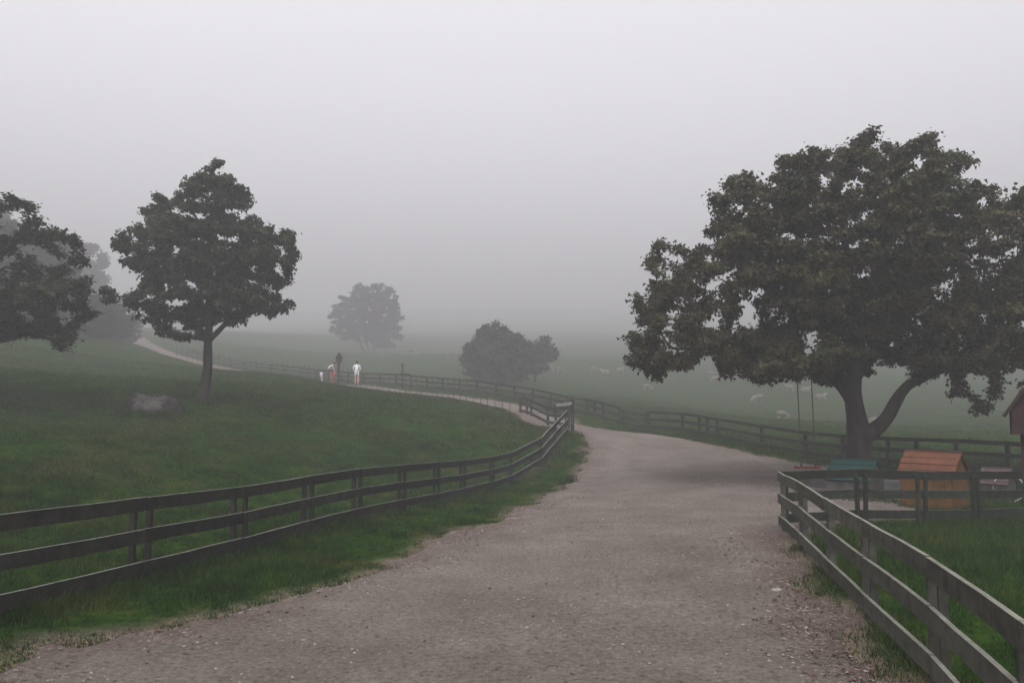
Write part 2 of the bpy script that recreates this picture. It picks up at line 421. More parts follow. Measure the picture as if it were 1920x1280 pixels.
BOXF = [(0, 1, 3, 2), (4, 6, 7, 5), (0, 4, 5, 1), (2, 3, 7, 6), (0, 2, 6, 4), (1, 5, 7, 3)]
def plank(name, p0, p1, w, t, mat, parent, origin=(0, 0, 0), side=None, segs=3, jit=0.006, sag=0.0):
    """a board from p0 to p1 (centre line), width w upright, thickness t along side"""
    p0, p1 = np.array(p0, float) - origin, np.array(p1, float) - origin
    d = p1 - p0; L = np.linalg.norm(d); d = d / L
    if side is None:
        side = np.cross(d, (0, 0, 1.0))
        if np.linalg.norm(side) < 1e-3: side = np.array((1.0, 0, 0))
    side = np.asarray(side, float); side = side - d * (side @ d); side /= np.linalg.norm(side)
    up = np.cross(side, d)
    if up[2] < 0: up = -up
    vs_, fs = [], []
    for i in range(segs + 1):
        f = i / segs
        c = p0 + d * L * f + up * (random.uniform(-jit, jit) - sag * math.sin(math.pi * f)) + side * random.uniform(-jit, jit) * 0.7
        ww = w * random.uniform(0.96, 1.03)
        b_ = 0.12 * min(w, t)
        for (a, e) in ((-1, -1), (1, -1), (1, 1), (-1, 1)):
            vs_.append(c + side * a * t / 2 + up * e * ww / 2)
    for i in range(segs):
        for k in range(4):
            fs.append((i * 4 + k, i * 4 + (k + 1) % 4, (i + 1) * 4 + (k + 1) % 4, (i + 1) * 4 + k))
    fs.append((3, 2, 1, 0)); q = segs * 4; fs.append((q, q + 1, q + 2, q + 3))
    return link(name, mesh_np(name, vs_, fs, mat), parent)
def post(name, x, y, z0, z1, w, d, rz, mat, parent, origin=(0, 0, 0), lean=0.02):
    c, s = math.cos(rz), math.sin(rz)
    lx, ly = random.uniform(-lean, lean), random.uniform(-lean, lean)
    vs_, fs = [], []
    lv = [(z0, 1.0), (z0 + (z1 - z0) * 0.5, 0.98), (z1 - 0.015, 0.95), (z1, 0.72)]
    for z, k in lv:
        h = z - z0
        for a, e in ((-1, -1), (1, -1), (1, 1), (-1, 1)):
            px, py = a * w / 2 * k, e * d / 2 * k
            vs_.append((x + px * c - py * s + lx * h - origin[0], y + px * s + py * c + ly * h - origin[1], z - origin[2]))
    for i in range(len(lv) - 1):
        for k in range(4): fs.append((i * 4 + k, i * 4 + (k + 1) % 4, i * 4 + 4 + (k + 1) % 4, i * 4 + 4 + k))
    fs.append((3, 2, 1, 0)); q = (len(lv) - 1) * 4; fs.append((q, q + 1, q + 2, q + 3))
    return link(name, mesh_np(name, vs_, fs, mat), parent)
def tube(name, pts, radii, mat, parent=None, sides=6, origin=(0, 0, 0), closed=False):
    v, f = tube_np(pts, radii, sides, closed)
    return link(name, mesh_np(name, v - np.array(origin), f, mat, True), parent)
def tube_np(pts, radii, sides=6, closed=False):
    pts = np.asarray(pts, float); n_ = len(pts)
    radii = np.broadcast_to(np.asarray(radii, float), (n_,))
    tg = np.gradient(pts, axis=0) if not closed else np.roll(pts, -1, 0) - np.roll(pts, 1, 0)
    tg /= np.maximum(np.linalg.norm(tg, axis=1, keepdims=True), 1e-9)
    ref = np.array((0.31, 0.95, 0.05)) if abs(tg[0] @ np.array((0.31, 0.95, 0.05))) < 0.9 else np.array((1.0, 0, 0))
    u = ref - tg[0] * (ref @ tg[0]); us = []
    for i in range(n_):
        u = u - tg[i] * (u @ tg[i]); u = u / max(np.linalg.norm(u), 1e-9); us.append(u)
    us = np.array(us); ws = np.cross(tg, us)
    an = np.linspace(0, 2 * math.pi, sides, endpoint=False)
    v = pts[:, None] + radii[:, None, None] * (us[:, None] * np.cos(an)[None, :, None] + ws[:, None] * np.sin(an)[None, :, None])
    v = v.reshape(-1, 3)
    i = np.arange(n_ if closed else n_ - 1)[:, None] * sides; k = np.arange(sides)[None]
    j = (i + sides) % (n_ * sides)
    f = np.stack([i + k, i + (k + 1) % sides, j + (k + 1) % sides, j + k], -1).reshape(-1, 4)
    return v, f

# ------------------------------------------------------------------ ground
def spaced(lo, hi, c0, c1, fine_step, growth):
    mid_ = list(np.arange(c0, c1 + 1e-6, fine_step))
    a, s = [], fine_step
    x = c0
    while x > lo: s *= growth; x -= s; a.append(max(x, lo))
    b_, s = [], fine_step
    x = c1
    while x < hi: s *= growth; x += s; b_.append(min(x, hi))
    return np.array(a[::-1] + mid_ + b_)
gx = spaced(-560, 560, -13, 13, 0.28, 1.045)
gy = spaced(-30, 800, 3, 32, 0.28, 1.026)
GX, GY = np.meshgrid(gx, gy)
sdg = path_sd(GX, GY)
GZ = terrain(GX, GY)
GZ_mesh = GZ + np.where(np.hypot(GX, GY) < 60, 0.02 * fbm(GX / 0.5, GY / 0.5, 71) * sstep(0.0, 0.8, sdg), 0) - 0.05 * sstep(0.25, -0.25, sdg)
ny, nx = GX.shape
ii = np.arange(ny - 1)[:, None] * nx; jj = np.arange(nx - 1)[None]
gf = np.stack([ii + jj, ii + jj + 1, ii + nx + jj + 1, ii + nx + jj], -1).reshape(-1, 4)
near_fence = np.minimum(seg_dist(GX, GY, np.array(A_LINE), False), seg_dist(GX, GY, np.array(B_LINE), False))
wear = np.maximum(sstep(0.45, 0.0, sdg), 0.55 * sstep(0.35, 0.05, near_fence) * sstep(-0.2, 0.6, fbm(GX / 1.3, GY / 1.3, 77)))
link('meadow', attr(mesh_np('meadow', np.c_[GX.ravel(), GY.ravel(), GZ_mesh.ravel()], gf, m_ground, True), 'wear', wear), kind='structure')

# path: fine sheet in front, strip uphill
px_ = np.arange(-6.5, 11.6, 0.11); py_ = np.arange(2.2, 44.0, 0.13)
PX, PY = np.meshgrid(px_, py_)
sd = path_sd(PX, PY)
PZ = terrain(PX, PY) + 0.022 - 0.065 * sstep(-0.10, 0.22, sd) + 0.006 * fbm(PX / 0.35, PY / 0.35, 51) - 0.012 * sstep(0.2, 1.0, fbm(PX / 1.7, PY / 1.7, 53))
keep = sd < 0.25
ny, nx = PX.shape
ii = np.arange(ny - 1)[:, None] * nx; jj = np.arange(nx - 1)[None]
q = np.stack([ii + jj, ii + jj + 1, ii + nx + jj + 1, ii + nx + jj], -1).reshape(-1, 4)
q = q[keep.ravel()[q].all(1)]
used = np.unique(q); remap = np.full(PX.size, -1); remap[used] = np.arange(len(used))
rgt = sstep(0.0, 1.2, PX - (0.55 + 0.2 * PY)) * sstep(16, 12, PY)      # leaf-stained margin below the pale fence
wear = np.clip(sstep(-0.75, 0.1, sd + 0.25 * fbm(PX / 0.7, PY / 0.7, 57)) * 0.8 + rgt * sstep(-1.5, -0.1, sd) * 0.9 * (0.5 + 0.5 * fbm(PX / 0.5, PY / 0.5, 58)), 0, 1)
link('path', attr(mesh_np('path', np.c_[PX.ravel(), PY.ravel(), PZ.ravel()][used], remap[q], m_path, True), 'wear', wear.ravel()[used]), kind='structure')
# uphill strip
def resample(pts, step):
    pts = np.asarray(pts, float); d = np.r_[0, np.cumsum(np.linalg.norm(np.diff(pts, axis=0), axis=1))]
    s = np.arange(0, d[-1], step)
    out = np.c_[[np.interp(s, d, pts[:, k]) for k in range(pts.shape[1])]].T
    for _ in range(12): out[1:-1] = 0.25 * out[:-2] + 0.5 * out[1:-1] + 0.25 * out[2:]
    return out
ur = resample(UP_PATH, 0.5)
ur = ur[ur[:, 1] > 42.0]
tn = np.gradient(ur, axis=0); tn /= np.linalg.norm(tn, axis=1, keepdims=True)
nrm = np.c_[-tn[:, 1], tn[:, 0]]
cols_ = np.linspace(-1, 1, 11)
wv = 1.45 + 1.3 * sstep(64, 76, ur[:, 1]) + 0.18 * vnoise(np.arange(len(ur)) / 3.0, 0, 91)
sx = ur[:, 0, None] + nrm[:, 0, None] * cols_ * wv[:, None]; sy = ur[:, 1, None] + nrm[:, 1, None] * cols_ * wv[:, None]
sz = terrain(sx, sy) + 0.07 - 0.09 * np.abs(cols_)[None] ** 6
ny, nx = sx.shape
ii = np.arange(ny - 1)[:, None] * nx; jj = np.arange(nx - 1)[None]
q = np.stack([ii + jj, ii + jj + 1, ii + nx + jj + 1, ii + nx + jj], -1).reshape(-1, 4)
link('path', mesh_np('uphill_path', np.c_[sx.ravel(), sy.ravel(), sz.ravel()], q, m_path, True), kind='structure')

# ------------------------------------------------------------------ fences
def run_points(line, dz):
    return [np.array((x, y, T(x, y) + dz)) for x, y in line]
def rail_fence(name, label, line, mat, heights, w, t, offset, pair, group=None, post_top=0.9, extra_posts=(), rail_from=0, psize=(0.085, 0.085), wob=0.012, skip=()):
    """three rails on the face towards `offset` (metres to the left of the course), posts single or in pairs"""
    o0 = np.array((line[0][0], line[0][1], T(*line[0])))
    f = thing(name, label, 'fence', tuple(o0), 0, group)
    tops = []
    n_ = len(line)
    for i, (x, y) in enumerate(line):
        a = np.array(line[max(i - 1, 0)]); c = np.array(line[min(i + 1, n_ - 1)])
        d = (c - a) / np.linalg.norm(c - a); nl = np.array((-d[1], d[0]))
        ang = math.atan2(d[1], d[0]); zg = T(x, y)
        tops.append((nl, d, zg))
        for s in ((-pair / 2, pair / 2) if pair else (0,)):
            if pair and i == n_ - 1: s = -abs(s)
            if pair and i == 0: s = abs(s)
            qx, qy = x + d[0] * s, y + d[1] * s
            post('post', qx, qy, T(qx, qy) - 0.25, T(qx, qy) + post_top + random.uniform(-0.03, 0.015), psize[0], psize[1], ang, mat, f, o0)
    for i in range(n_ - 1):
        if i in skip: continue
        nl0, nl1 = tops[i][0], tops[i + 1][0]
        for h in heights:
            hh0 = h + vnoise(i * 0.9, h * 3, 11) * wob; hh1 = h + vnoise((i + 1) * 0.9, h * 3, 11) * wob
            x0, y0 = np.array(line[i]) + nl0 * offset; x1, y1 = np.array(line[i + 1]) + nl1 * offset
            e = 0.006
            dx = np.array((x1 - x0, y1 - y0)); dx /= np.linalg.norm(dx)
            p0 = np.array((x0 + dx[0] * e, y0 + dx[1] * e, tops[i][2] + hh0)); p1 = np.array((x1 - dx[0] * e, y1 - dx[1] * e, tops[i + 1][2] + hh1))
            plank('rail', p0, p1, w, t, mat, f, o0, jit=0.005)
    return f
HTS = (0.84, 0.51, 0.18)
rail_fence('plank_fence', 'dark three-rail plank fence curving along the grassy bank beside the gravel path', A_LINE, m_wood_dark, HTS, 0.14, 0.035, -0.05, 0.25, post_top=0.86, psize=(0.05, 0.06))
rail_fence('plank_fence', 'pale weathered grey plank fence running between the path and the paddock grass', B_LINE, m_wood_grey, HTS, 0.14, 0.035, -0.05, 0.24, post_top=0.86, psize=(0.05, 0.06))
rail_fence('plank_fence', 'dark green plank fence joining the pale fence corner, in front of the orange playhouse', C_LINE, m_wood_green, HTS, 0.14, 0.035, 0.05, 0.15, post_top=0.84, psize=(0.05, 0.06))
D1 = [D_at(p) for p in (2100, 1990, 1885, 1790, 1715, 1662, 1577, 1509, 1426, 1345, 1326, 1310, 1279, 1215)]
rail_fence('plank_fence', 'long dark green rail fence between the gravel yard and the sheep field', D1, m_wood_green, HTS, 0.12, 0.035, 0.06, 0.0, post_top=0.9, psize=(0.1, 0.1))
D2 = [D_at(p) for p in (1163, 1131, 1115, 1100, 1066, 1032, 1000, 965, 930, 895, 862, 830, 800, 770, 742, 712, 682, 652, 622, 592, 562, 532, 505, 480, 455, 430, 408, 386, 366, 350)]
rail_fence('plank_fence', 'faded rail fence climbing the foggy hillside on the far side of the walkers', D2, m_wood_green, HTS, 0.12, 0.035, 0.06, 0.0, post_top=0.88, psize=(0.09, 0.09))
rail_fence('plank_fence', 'short three-rail fence beside the path between the gate post and the wire fence', E_LINE, m_wood_green, HTS, 0.13, 0.035, -0.065, 0.0, post_top=0.9, psize=(0.1, 0.1))

# wire fence with thin stakes along the uphill path
stakes = [956, 942, 928, 914, 901, 888, 875, 863, 851, 840, 830, 820, 810, 800, 790, 780, 770, 760, 750, 740, 729, 718, 707, 697, 687, 677, 668, 659, 650,
          641, 632, 623, 614, 605, 596, 587, 578, 568, 558, 548, 538, 528, 518, 508, 498, 488, 478, 468, 458, 448, 438, 428, 418, 408, 398, 388, 378, 368, 358, 348, 338, 328]
sp_pts = [stake_at(p) for p in stakes]
o0 = np.array((*sp_pts[0], T(*sp_pts[0])))
wf = thing('wire_fence', 'wire fence on thin dark stakes edging the path below the walkers', 'fence', tuple(o0))
for (x, y) in sp_pts:
    zg = T(x, y); lx = random.uniform(-0.04, 0.04)
    tube('stake', [(x, y, zg - 0.2), (x + lx * 0.5, y, zg + 0.6), (x + lx, y, zg + 1.24 + random.uniform(-0.05, 0.05))], [0.022, 0.02, 0.017], m_steel, wf, 5, o0)
for h in (0.25, 0.6, 0.95):
    pts = [(x, y, T(x, y) + h + random.uniform(-0.02, 0.02)) for x, y in sp_pts]
    tube('wire', pts, 0.005, m_steel, wf, 4, o0)

# gate post with its board, and the field gate
gx0, gy0 = XY(1073, 30.6); gz0 = T(gx0, gy0)
gp = thing('gate_post', 'tall dark gate post with a slanting board at the end of the curved fence', 'post', (gx0, gy0, gz0))
post('post', 0, 0, -0.3, 1.24, 0.12, 0.12, 0.2, m_wood_green, gp, lean=0.0)
plank('board', (-0.62, -0.08, 0.99), (-0.02, -0.09, 1.07), 0.11, 0.12, m_board, gp, jit=0.003)
plank('hinge_block', (0.0, -0.075, 0.25), (0.0, -0.075, 0.62), 0.05, 0.02, m_steel, gp, jit=0.0, side=(0, 1, 0))
g0, g1 = D_at(1211), D_at(1167)
og = np.array((*g0, T(*g0)))
fg = thing('field_gate', 'low wooden field gate set into the sheep field fence', 'gate', tuple(og))
def gpt(f, h): return np.array((g0[0] + (g1[0] - g0[0]) * f, g0[1] + (g1[1] - g0[1]) * f, T(*g0) * (1 - f) + T(*g1) * f + h))
for h in (0.15, 0.42, 0.70): plank('bar', gpt(0.04, h), gpt(0.96, h), 0.075, 0.03, m_wood_dark, fg, og)
for f_ in (0.04, 0.96): plank('stile', gpt(f_, 0.06), gpt(f_, 0.80), 0.08, 0.035, m_wood_dark, fg, og, side=gpt(1, 0) - gpt(0, 0))
plank('brace', gpt(0.06, 0.17) + (0, -0.035, 0), gpt(0.94, 0.68) + (0, -0.035, 0), 0.06, 0.025, m_wood_dark, fg, og)

# ------------------------------------------------------------------ trees by space colonisation
def grow(attr_p, init, step, infl, kill, iters, tropism=0.0, r_=None):
    """init: list of (pos, parent index, radius floor)"""
    pos = [np.array(p, float) for p, _, _ in init]; par = [q for _, q, _ in init]
    A = attr_p.copy()
    N = np.array(pos)
    d2 = ((A[:, None] - N[None]) ** 2).sum(-1); near = d2.argmin(1); nd = np.sqrt(d2.min(1))
    seen = set()
    for it in range(iters):
        m = nd < infl
        if not m.any(): break
        idx = near[m]; v = A[m] - N[idx]; v /= np.maximum(np.linalg.norm(v, axis=1, keepdims=True), 1e-9)
        acc = np.zeros_like(N); np.add.at(acc, idx, v)
        act = np.unique(idx); new, npar = [], []
        for k in act:
            v_ = acc[k]; ln = np.linalg.norm(v_)
            if ln < 1e-6: continue
            v_ = v_ / ln + rng.normal(0, 0.12, 3); v_[2] += tropism; v_ /= np.linalg.norm(v_)
            q_ = N[k] + v_ * step
            key = (k, int(v_[0] * 3), int(v_[1] * 3), int(v_[2] * 3))
            if key in seen: continue
            seen.add(key); new.append(q_); npar.append(int(k))
        if not new: break
        base = len(N); new = np.array(new)
        N = np.vstack([N, new]); par += npar
        d2 = ((A[:, None] - new[None]) ** 2).sum(-1); j = d2.argmin(1); dd = np.sqrt(d2.min(1))
        u = dd < nd; near[u] = base + j[u]; nd[u] = dd[u]
        k_ = nd > kill
        A, near, nd = A[k_], near[k_], nd[k_]
        if not len(A): break
    return N, np.array(par)
def radii_of(N, par, init, tip, expo=2.35):
    n_ = len(N); s = np.zeros(n_); kids = np.zeros(n_, int); leafc = np.zeros(n_)
    np.add.at(kids, par[par >= 0], 1)
    for i in range(n_ - 1, -1, -1):
        if kids[i] == 0: s[i] = tip ** expo; leafc[i] = 1
        if par[i] >= 0: s[par[i]] += s[i]; leafc[par[i]] += leafc[i]
    r = s ** (1 / expo)
    for i, (_, _, rf) in enumerate(init):
        if rf: r[i] = rf
    for i in range(n_):            # never thicker than the parent
        if par[i] >= 0: r[i] = min(r[i], r[par[i]] * 0.98)
    return r, leafc
def wood_mesh(N, par, r):
    n_ = len(N); ch = [[] for _ in range(n_)]
    for i in range(n_):
        if par[i] >= 0: ch[par[i]].append(i)
    V, Fq, off = [], [], 0
    starts = [(i, None) for i in range(n_) if par[i] < 0]
    while starts:
        i, p = starts.pop()
        pts, rad = ([N[p]], [min(r[i] * 1.15, r[p])]) if p is not None else ([], [])
        while True:
            pts.append(N[i]); rad.append(r[i])
            if not ch[i]: break
            c = sorted(ch[i], key=lambda q_: -r[q_])
            for o_ in c[1:]: starts.append((o_, i))
            i = c[0]
        if len(pts) < 2: continue
        pts = np.array(pts); rad = np.array(rad)
        mr = rad.max(); sides = 14 if mr > 0.15 else 8 if mr > 0.05 else 5 if mr > 0.018 else 3
        if mr > 0.05 and len(pts) > 3:      # round off corners
            for _ in range(1): pts[1:-1] = 0.25 * pts[:-2] + 0.5 * pts[1:-1] + 0.25 * pts[2:]
        v, f = tube_np(pts, rad, sides)
        if mr > 0.1:
            kk = 1 + 0.10 * vnoise(v[:, 0] * 5 + v[:, 1] * 3, v[:, 2] * 2.2, 5)
            cen = np.repeat(pts, sides, 0); v = cen + (v - cen) * kk[:, None]
        V.append(v); Fq.append(f + off); off += len(v)
    return np.vstack(V), np.vstack(Fq)
def leaves_mesh(pos, dirs, size, droop, flatness):
    """one folded, pointed leaf per position"""
    n_ = len(pos)
    d = dirs / np.maximum(np.linalg.norm(dirs, axis=1, keepdims=True), 1e-9)
    up = np.c_[rng.normal(0, flatness, n_), rng.normal(0, flatness, n_), np.ones(n_)]
    s = np.cross(d, up); s /= np.maximum(np.linalg.norm(s, axis=1, keepdims=True), 1e-9)
    u = np.cross(s, d)
    L = size * rng.uniform(0.5, 1.5, n_)[:, None]; W = L * rng.uniform(0.42, 0.6, n_)[:, None]
    b0 = pos; ml = pos + d * L * 0.42 - s * W + u * L * 0.14; mr = pos + d * L * 0.42 + s * W + u * L * 0.14
    tp = pos + d * L - u * L * droop
    V = np.stack([b0, ml, tp, mr], 1).reshape(-1, 3)
    k = np.arange(n_)[:, None] * 4
    Ft = np.concatenate([k + np.array([[0, 2, 1]]), k + np.array([[0, 3, 2]])])
    return V, Ft
def noise3(q_):
    x_, y_, z_ = q_.T
    return (vnoise(x_ + 5.1, y_ * 1.0, 101) + vnoise(y_ + 7.3, z_, 103) + vnoise(z_ + 1.7, x_ + 3.9, 107)) / 1.4
def lobes_sample(lobes, n_, base):
    """lobes: (px, py, rx, ry, depth offset m, depth radius m) -> points spread over the lobes, denser near their skins"""
    out = []; vol = np.array([a[2] * a[3] * a[5] for a in lobes]); vol = vol / vol.sum()
    for (px, py, rx, ry, dy, rd), f in zip(lobes, vol):
        m = max(28, int(n_ * f)); v = rng.normal(size=(m, 3)); v /= np.linalg.norm(v, axis=1, keepdims=True)
        v *= rng.uniform(0.25, 1.0, (m, 1)) ** 0.42
        c = P(px, py, base + dy); s = (base + dy) / F_PX
        out.append(c + v * np.array((rx * s, rd, ry * s)))
    return np.vstack(out)
def build_tree(name, label, lobes, base_px, base_Y, skeleton, n_attr, step, tip_r, n_leaves, leaf, leafmat, spread=0.16, droop=0.35, flatness=0.5,
               infl=4.0, kill=None, group=None, tip_nodes=4, sink=0.25, base_xy=None, twig_floor=0.0, down=-0.35, void=2.0, carve=-0.6, carve2=-0.2):
    """skeleton: polylines [(px, py, dY, radius), ...]; first starts at the ground"""
    attr_p = lobes_sample(lobes, int(n_attr * 1.7), base_Y)
    attr_p = attr_p[(noise3(attr_p / void) > carve) & (noise3(attr_p / (void * 0.38) + 9.1) > carve2)]
    init, idx_of = [], {}
    for li, line in enumerate(skeleton):
        attach = line[0] if isinstance(line[0], tuple) and len(line[0]) == 2 and isinstance(line[0][0], str) else None
        prev = -1
        pts = line
        if attach: prev = idx_of[attach[1]]; pts = line[1:]
        last = None
        for k, t_ in enumerate(pts):
            p = P(t_[0], t_[1], base_Y + t_[2]); rr = t_[3]
            if last is None and prev >= 0: last = (init[prev][0], min(init[prev][2] or rr, rr * 1.1))
            if last is not None:
                L = np.linalg.norm(p - last[0]); m = max(1, int(L / step))
                for q_ in range(1, m + 1):
                    f = q_ / m
                    init.append((last[0] * (1 - f) + p * f, prev, last[1] * (1 - f) + rr * f)); prev = len(init) - 1
            else:
                init.append((p, -1, rr)); prev = 0
            idx_of[(li, k)] = prev; last = (p, rr)
    N, par = grow(attr_p, init, step, infl, kill or step * 1.6, 160)
    r, leafc = radii_of(N, par, init, tip_r)
    V, Fq = wood_mesh(N, par, np.maximum(r, twig_floor))
    p0 = init[0][0].copy(); bx, by = p0[0], p0[1]; p0[2] = T(bx, by)
    root = thing(name, label, 'tree', tuple(p0), 0, group)
    link('trunk', mesh_np('trunk', V - p0, Fq, m_bark, True), root)
    cand = np.where((leafc <= tip_nodes) & (np.arange(len(N)) >= len(init)))[0]
    w = 1.0 / leafc[cand]; w /= w.sum()
    pick = rng.choice(cand, n_leaves, p=w)
    tw = N[pick] - N[np.maximum(par[pick], 0)]; tw /= np.maximum(np.linalg.norm(tw, axis=1, keepdims=True), 1e-9)
    pos = N[pick] + rng.normal(0, 1, (n_leaves, 3)) * np.array((spread, spread, spread * 0.7)) - tw * rng.uniform(0, step, (n_leaves, 1))
    dirs = tw * 0.5 + rng.normal(0, 0.7, (n_leaves, 3)) * np.array((1, 1, 0.45)) + np.array((0, 0, down))
    LV, LF = leaves_mesh(pos, dirs, leaf, droop, flatness)
    cr = link('crown', mesh_np('crown', LV - p0, LF, leafmat, False), root, kind='stuff')
    return root

# the big spreading tree in the yard
BIG_Y = 20.2
big_lobes = [(1590, 455, 215, 205, 0.0, 3.4), (1700, 345, 100, 95, 0.4, 2.4), (1560, 320, 100, 80, -0.2, 2.2), (1430, 410, 110, 115, 0.0, 2.6), (1400, 545, 175, 140, 0.0, 3.2), (1290, 625, 120, 75, 0.2, 2.2),
             (1200, 655, 48, 24, 0.2, 1.0), (1255, 690, 62, 28, -0.6, 1.2), (1460, 680, 110, 42, -1.0, 2.0), (1790, 500, 125, 165, 0.2, 3.2), (1905, 500, 100, 115, 0.4, 2.6), (1970, 520, 80, 130, 0.2, 2.2), (1800, 640, 125, 85, -0.6, 3.0),
             (1850, 700, 85, 55, -0.4, 2.2), (1940, 640, 90, 90, 0.2, 2.4), (1240, 455, 16, 12, 0.0, 0.4), (1216, 488, 11, 16, 0.0, 0.4), (1690, 690, 60, 30, 1.4, 1.2), (1620, 655, 60, 35, -2.0, 1.0), (1560, 700, 50, 22, 1.6, 1.0), (1850, 750, 40, 18, -1.0, 0.8), (1190, 560, 22, 20, 0.2, 0.6), (1235, 702, 60, 22, 0.3, 0.9), (1340, 702, 75, 24, 0.2, 1.2)]
big_skel = [
    [(1604, 925, 0, 0.52), (1606, 895, 0, 0.38), (1610, 860, 0, 0.31), (1612, 825, 0, 0.30), (1607, 790, 0, 0.25), (1600, 750, 0, 0.235), (1598, 710, -0.1, 0.21), (1604, 660, -0.2, 0.17), (1600, 590, -0.3, 0.14), (1590, 500, -0.2, 0.11), (1580, 420, 0, 0.08), (1570, 340, 0, 0.045)],
    [('a', (0, 3)), (1640, 806, -0.2, 0.185), (1662, 785, -0.3, 0.165), (1680, 750, -0.4, 0.15), (1700, 722, -0.5, 0.13), (1745, 700, -0.6, 0.10), (1800, 680, -0.6, 0.09), (1870, 650, -0.5, 0.05)],
    [('a', (0, 5)), (1575, 715, 0.3, 0.19), (1540, 690, 0.5, 0.15), (1490, 675, 0.6, 0.12), (1420, 655, 0.4, 0.085), (1340, 650, 0.2, 0.055), (1260, 655, 0, 0.03)],
    [('a', (0, 6)), (1570, 660, 0.6, 0.17), (1530, 600, 1.0, 0.13), (1480, 540, 1.2, 0.09), (1420, 480, 1.0, 0.055)],
    [('a', (0, 6)), (1640, 660, 0.4, 0.16), (1680, 610, 0.8, 0.12), (1700, 575, 1.0, 0.10), (1750, 500, 1.2, 0.065), (1790, 430, 1.0, 0.04)],
    [('a', (0, 7)), (1560, 590, -0.8, 0.12), (1535, 520, -1.0, 0.09), (1530, 460, -1.2, 0.06)],
    [('a', (0, 8)), (1640, 520, 0.5, 0.10), (1670, 430, 0.6, 0.065), (1680, 350, 0.5, 0.04)],
    [('a', (1, 4)), (1750, 640, 0.3, 0.10), (1810, 590, 0.5, 0.07), (1890, 540, 0.5, 0.045)],
]
build_tree('maple_tree', 'huge spreading maple with forked trunk standing behind the orange playhouse', big_lobes, None, BIG_Y, big_skel, 7000, 0.15, 0.0062, 205000, 0.086, m_leaf_big, spread=0.085, void=1.1, carve=-0.6, carve2=-0.02, infl=3.0, kill=0.26, tip_nodes=5)

# the slender tree on the bank
L_Y = 27.0
mid_lobes = [(410, 325, 32, 30, 0, 0.8), (405, 385, 72, 70, 0, 1.5), (390, 475, 135, 85, 0, 2.1), (300, 470, 70, 75, 0.1, 1.5), (300, 390, 36, 34, 0.2, 0.8), (485, 480, 80, 75, 0.1, 1.6), (370, 555, 140, 48, 0.2, 1.9), (245, 475, 38, 24, -0.2, 0.8), (230, 550, 45, 18, 0.1, 0.8),
             (540, 455, 36, 26, 0.1, 0.8), (515, 570, 34, 24, 0.0, 0.8), (440, 560, 90, 38, -0.4, 1.4), (272, 597, 24, 11, 0.3, 0.5), (335, 628, 48, 9, -0.1, 0.5), (432, 605, 25, 17, -0.2, 0.6)]
mid_skel = [
    [(370, 772, 0, 0.40), (376, 755, 0, 0.26), (384, 728, 0, 0.18), (390, 690, 0, 0.155), (390, 640, 0, 0.155), (393, 600, 0, 0.135), (392, 540, 0, 0.11), (395, 470, 0, 0.085), (402, 400, 0, 0.05), (408, 340, 0, 0.03)],
    [('a', (0, 4)), (405, 625, -0.1, 0.10), (425, 605, -0.2, 0.085), (470, 588, -0.3, 0.06), (510, 572, -0.3, 0.035)],
    [('a', (0, 4)), (378, 622, 0.2, 0.09), (350, 603, 0.3, 0.075), (310, 592, 0.4, 0.05), (270, 596, 0.4, 0.025)],
    [('a', (0, 4)), (372, 636, -0.1, 0.03), (345, 633, -0.1, 0.025), (305, 620, -0.1, 0.015)],
    [('a', (0, 5)), (360, 560, -0.2, 0.08), (310, 520, -0.2, 0.05), (260, 480, -0.2, 0.03)],
    [('a', (0, 6)), (430, 500, 0.2, 0.07), (480, 460, 0.2, 0.045), (525, 450, 0.1, 0.025)],
    [('a', (0, 6)), (360, 470, 0.3, 0.06), (325, 420, 0.3, 0.04), (300, 385, 0.2, 0.02)],
]
build_tree('bank_tree', 'slender maple with curved bare trunk standing on the grassy bank beside a boulder', mid_lobes, None, L_Y, mid_skel, 3000, 0.15, 0.0062, 68000, 0.10, m_leaf_green, spread=0.085, void=0.9, carve=-0.65, carve2=-0.05, infl=2.5, kill=0.26, tip_nodes=4)

# the tree whose trunk stands outside the frame
E_Y = 23.0
edge_lobes = [(20, 410, 70, 42, 0, 1.4), (95, 450, 50, 30, -0.3, 1.0), (40, 480, 100, 45, 0.5, 1.6), (130, 510, 50, 28, -0.2, 1.0), (60, 550, 100, 30, -0.6, 1.6), (150, 545, 32, 18, 0.2, 0.8), (150, 585, 38, 18, 0.1, 0.8), (30, 600, 70, 30, -0.3, 1.3),
              (95, 625, 50, 16, -0.3, 0.8), (120, 645, 24, 7, -0.3, 0.4), (-70, 430, 90, 70, 0.3, 1.8), (-90, 540, 110, 70, -0.2, 2.0), (-170, 480, 90, 90, 0.4, 1.8), (-60, 610, 90, 35, 0.6, 1.4)]
edge_skel = [
    [(-75, 850, 0, 0.5), (-70, 800, 0, 0.34), (-68, 740, 0, 0.28), (-65, 680, 0, 0.25), (-60, 610, 0, 0.20), (-55, 540, 0, 0.15), (-50, 460, 0, 0.10), (-40, 400, 0, 0.05)],
    [('a', (0, 4)), (-10, 580, -0.2, 0.12), (50, 545, -0.2, 0.08), (110, 520, -0.2, 0.04)],
    [('a', (0, 3)), (-10, 640, -0.2, 0.10), (50, 625, -0.3, 0.06), (110, 640, -0.3, 0.02)],
    [('a', (0, 5)), (0, 480, 0.2, 0.08), (50, 440, 0.2, 0.04)],
    [('a', (0, 3)), (-120, 600, 0.2, 0.12), (-170, 520, 0.3, 0.07)],
]
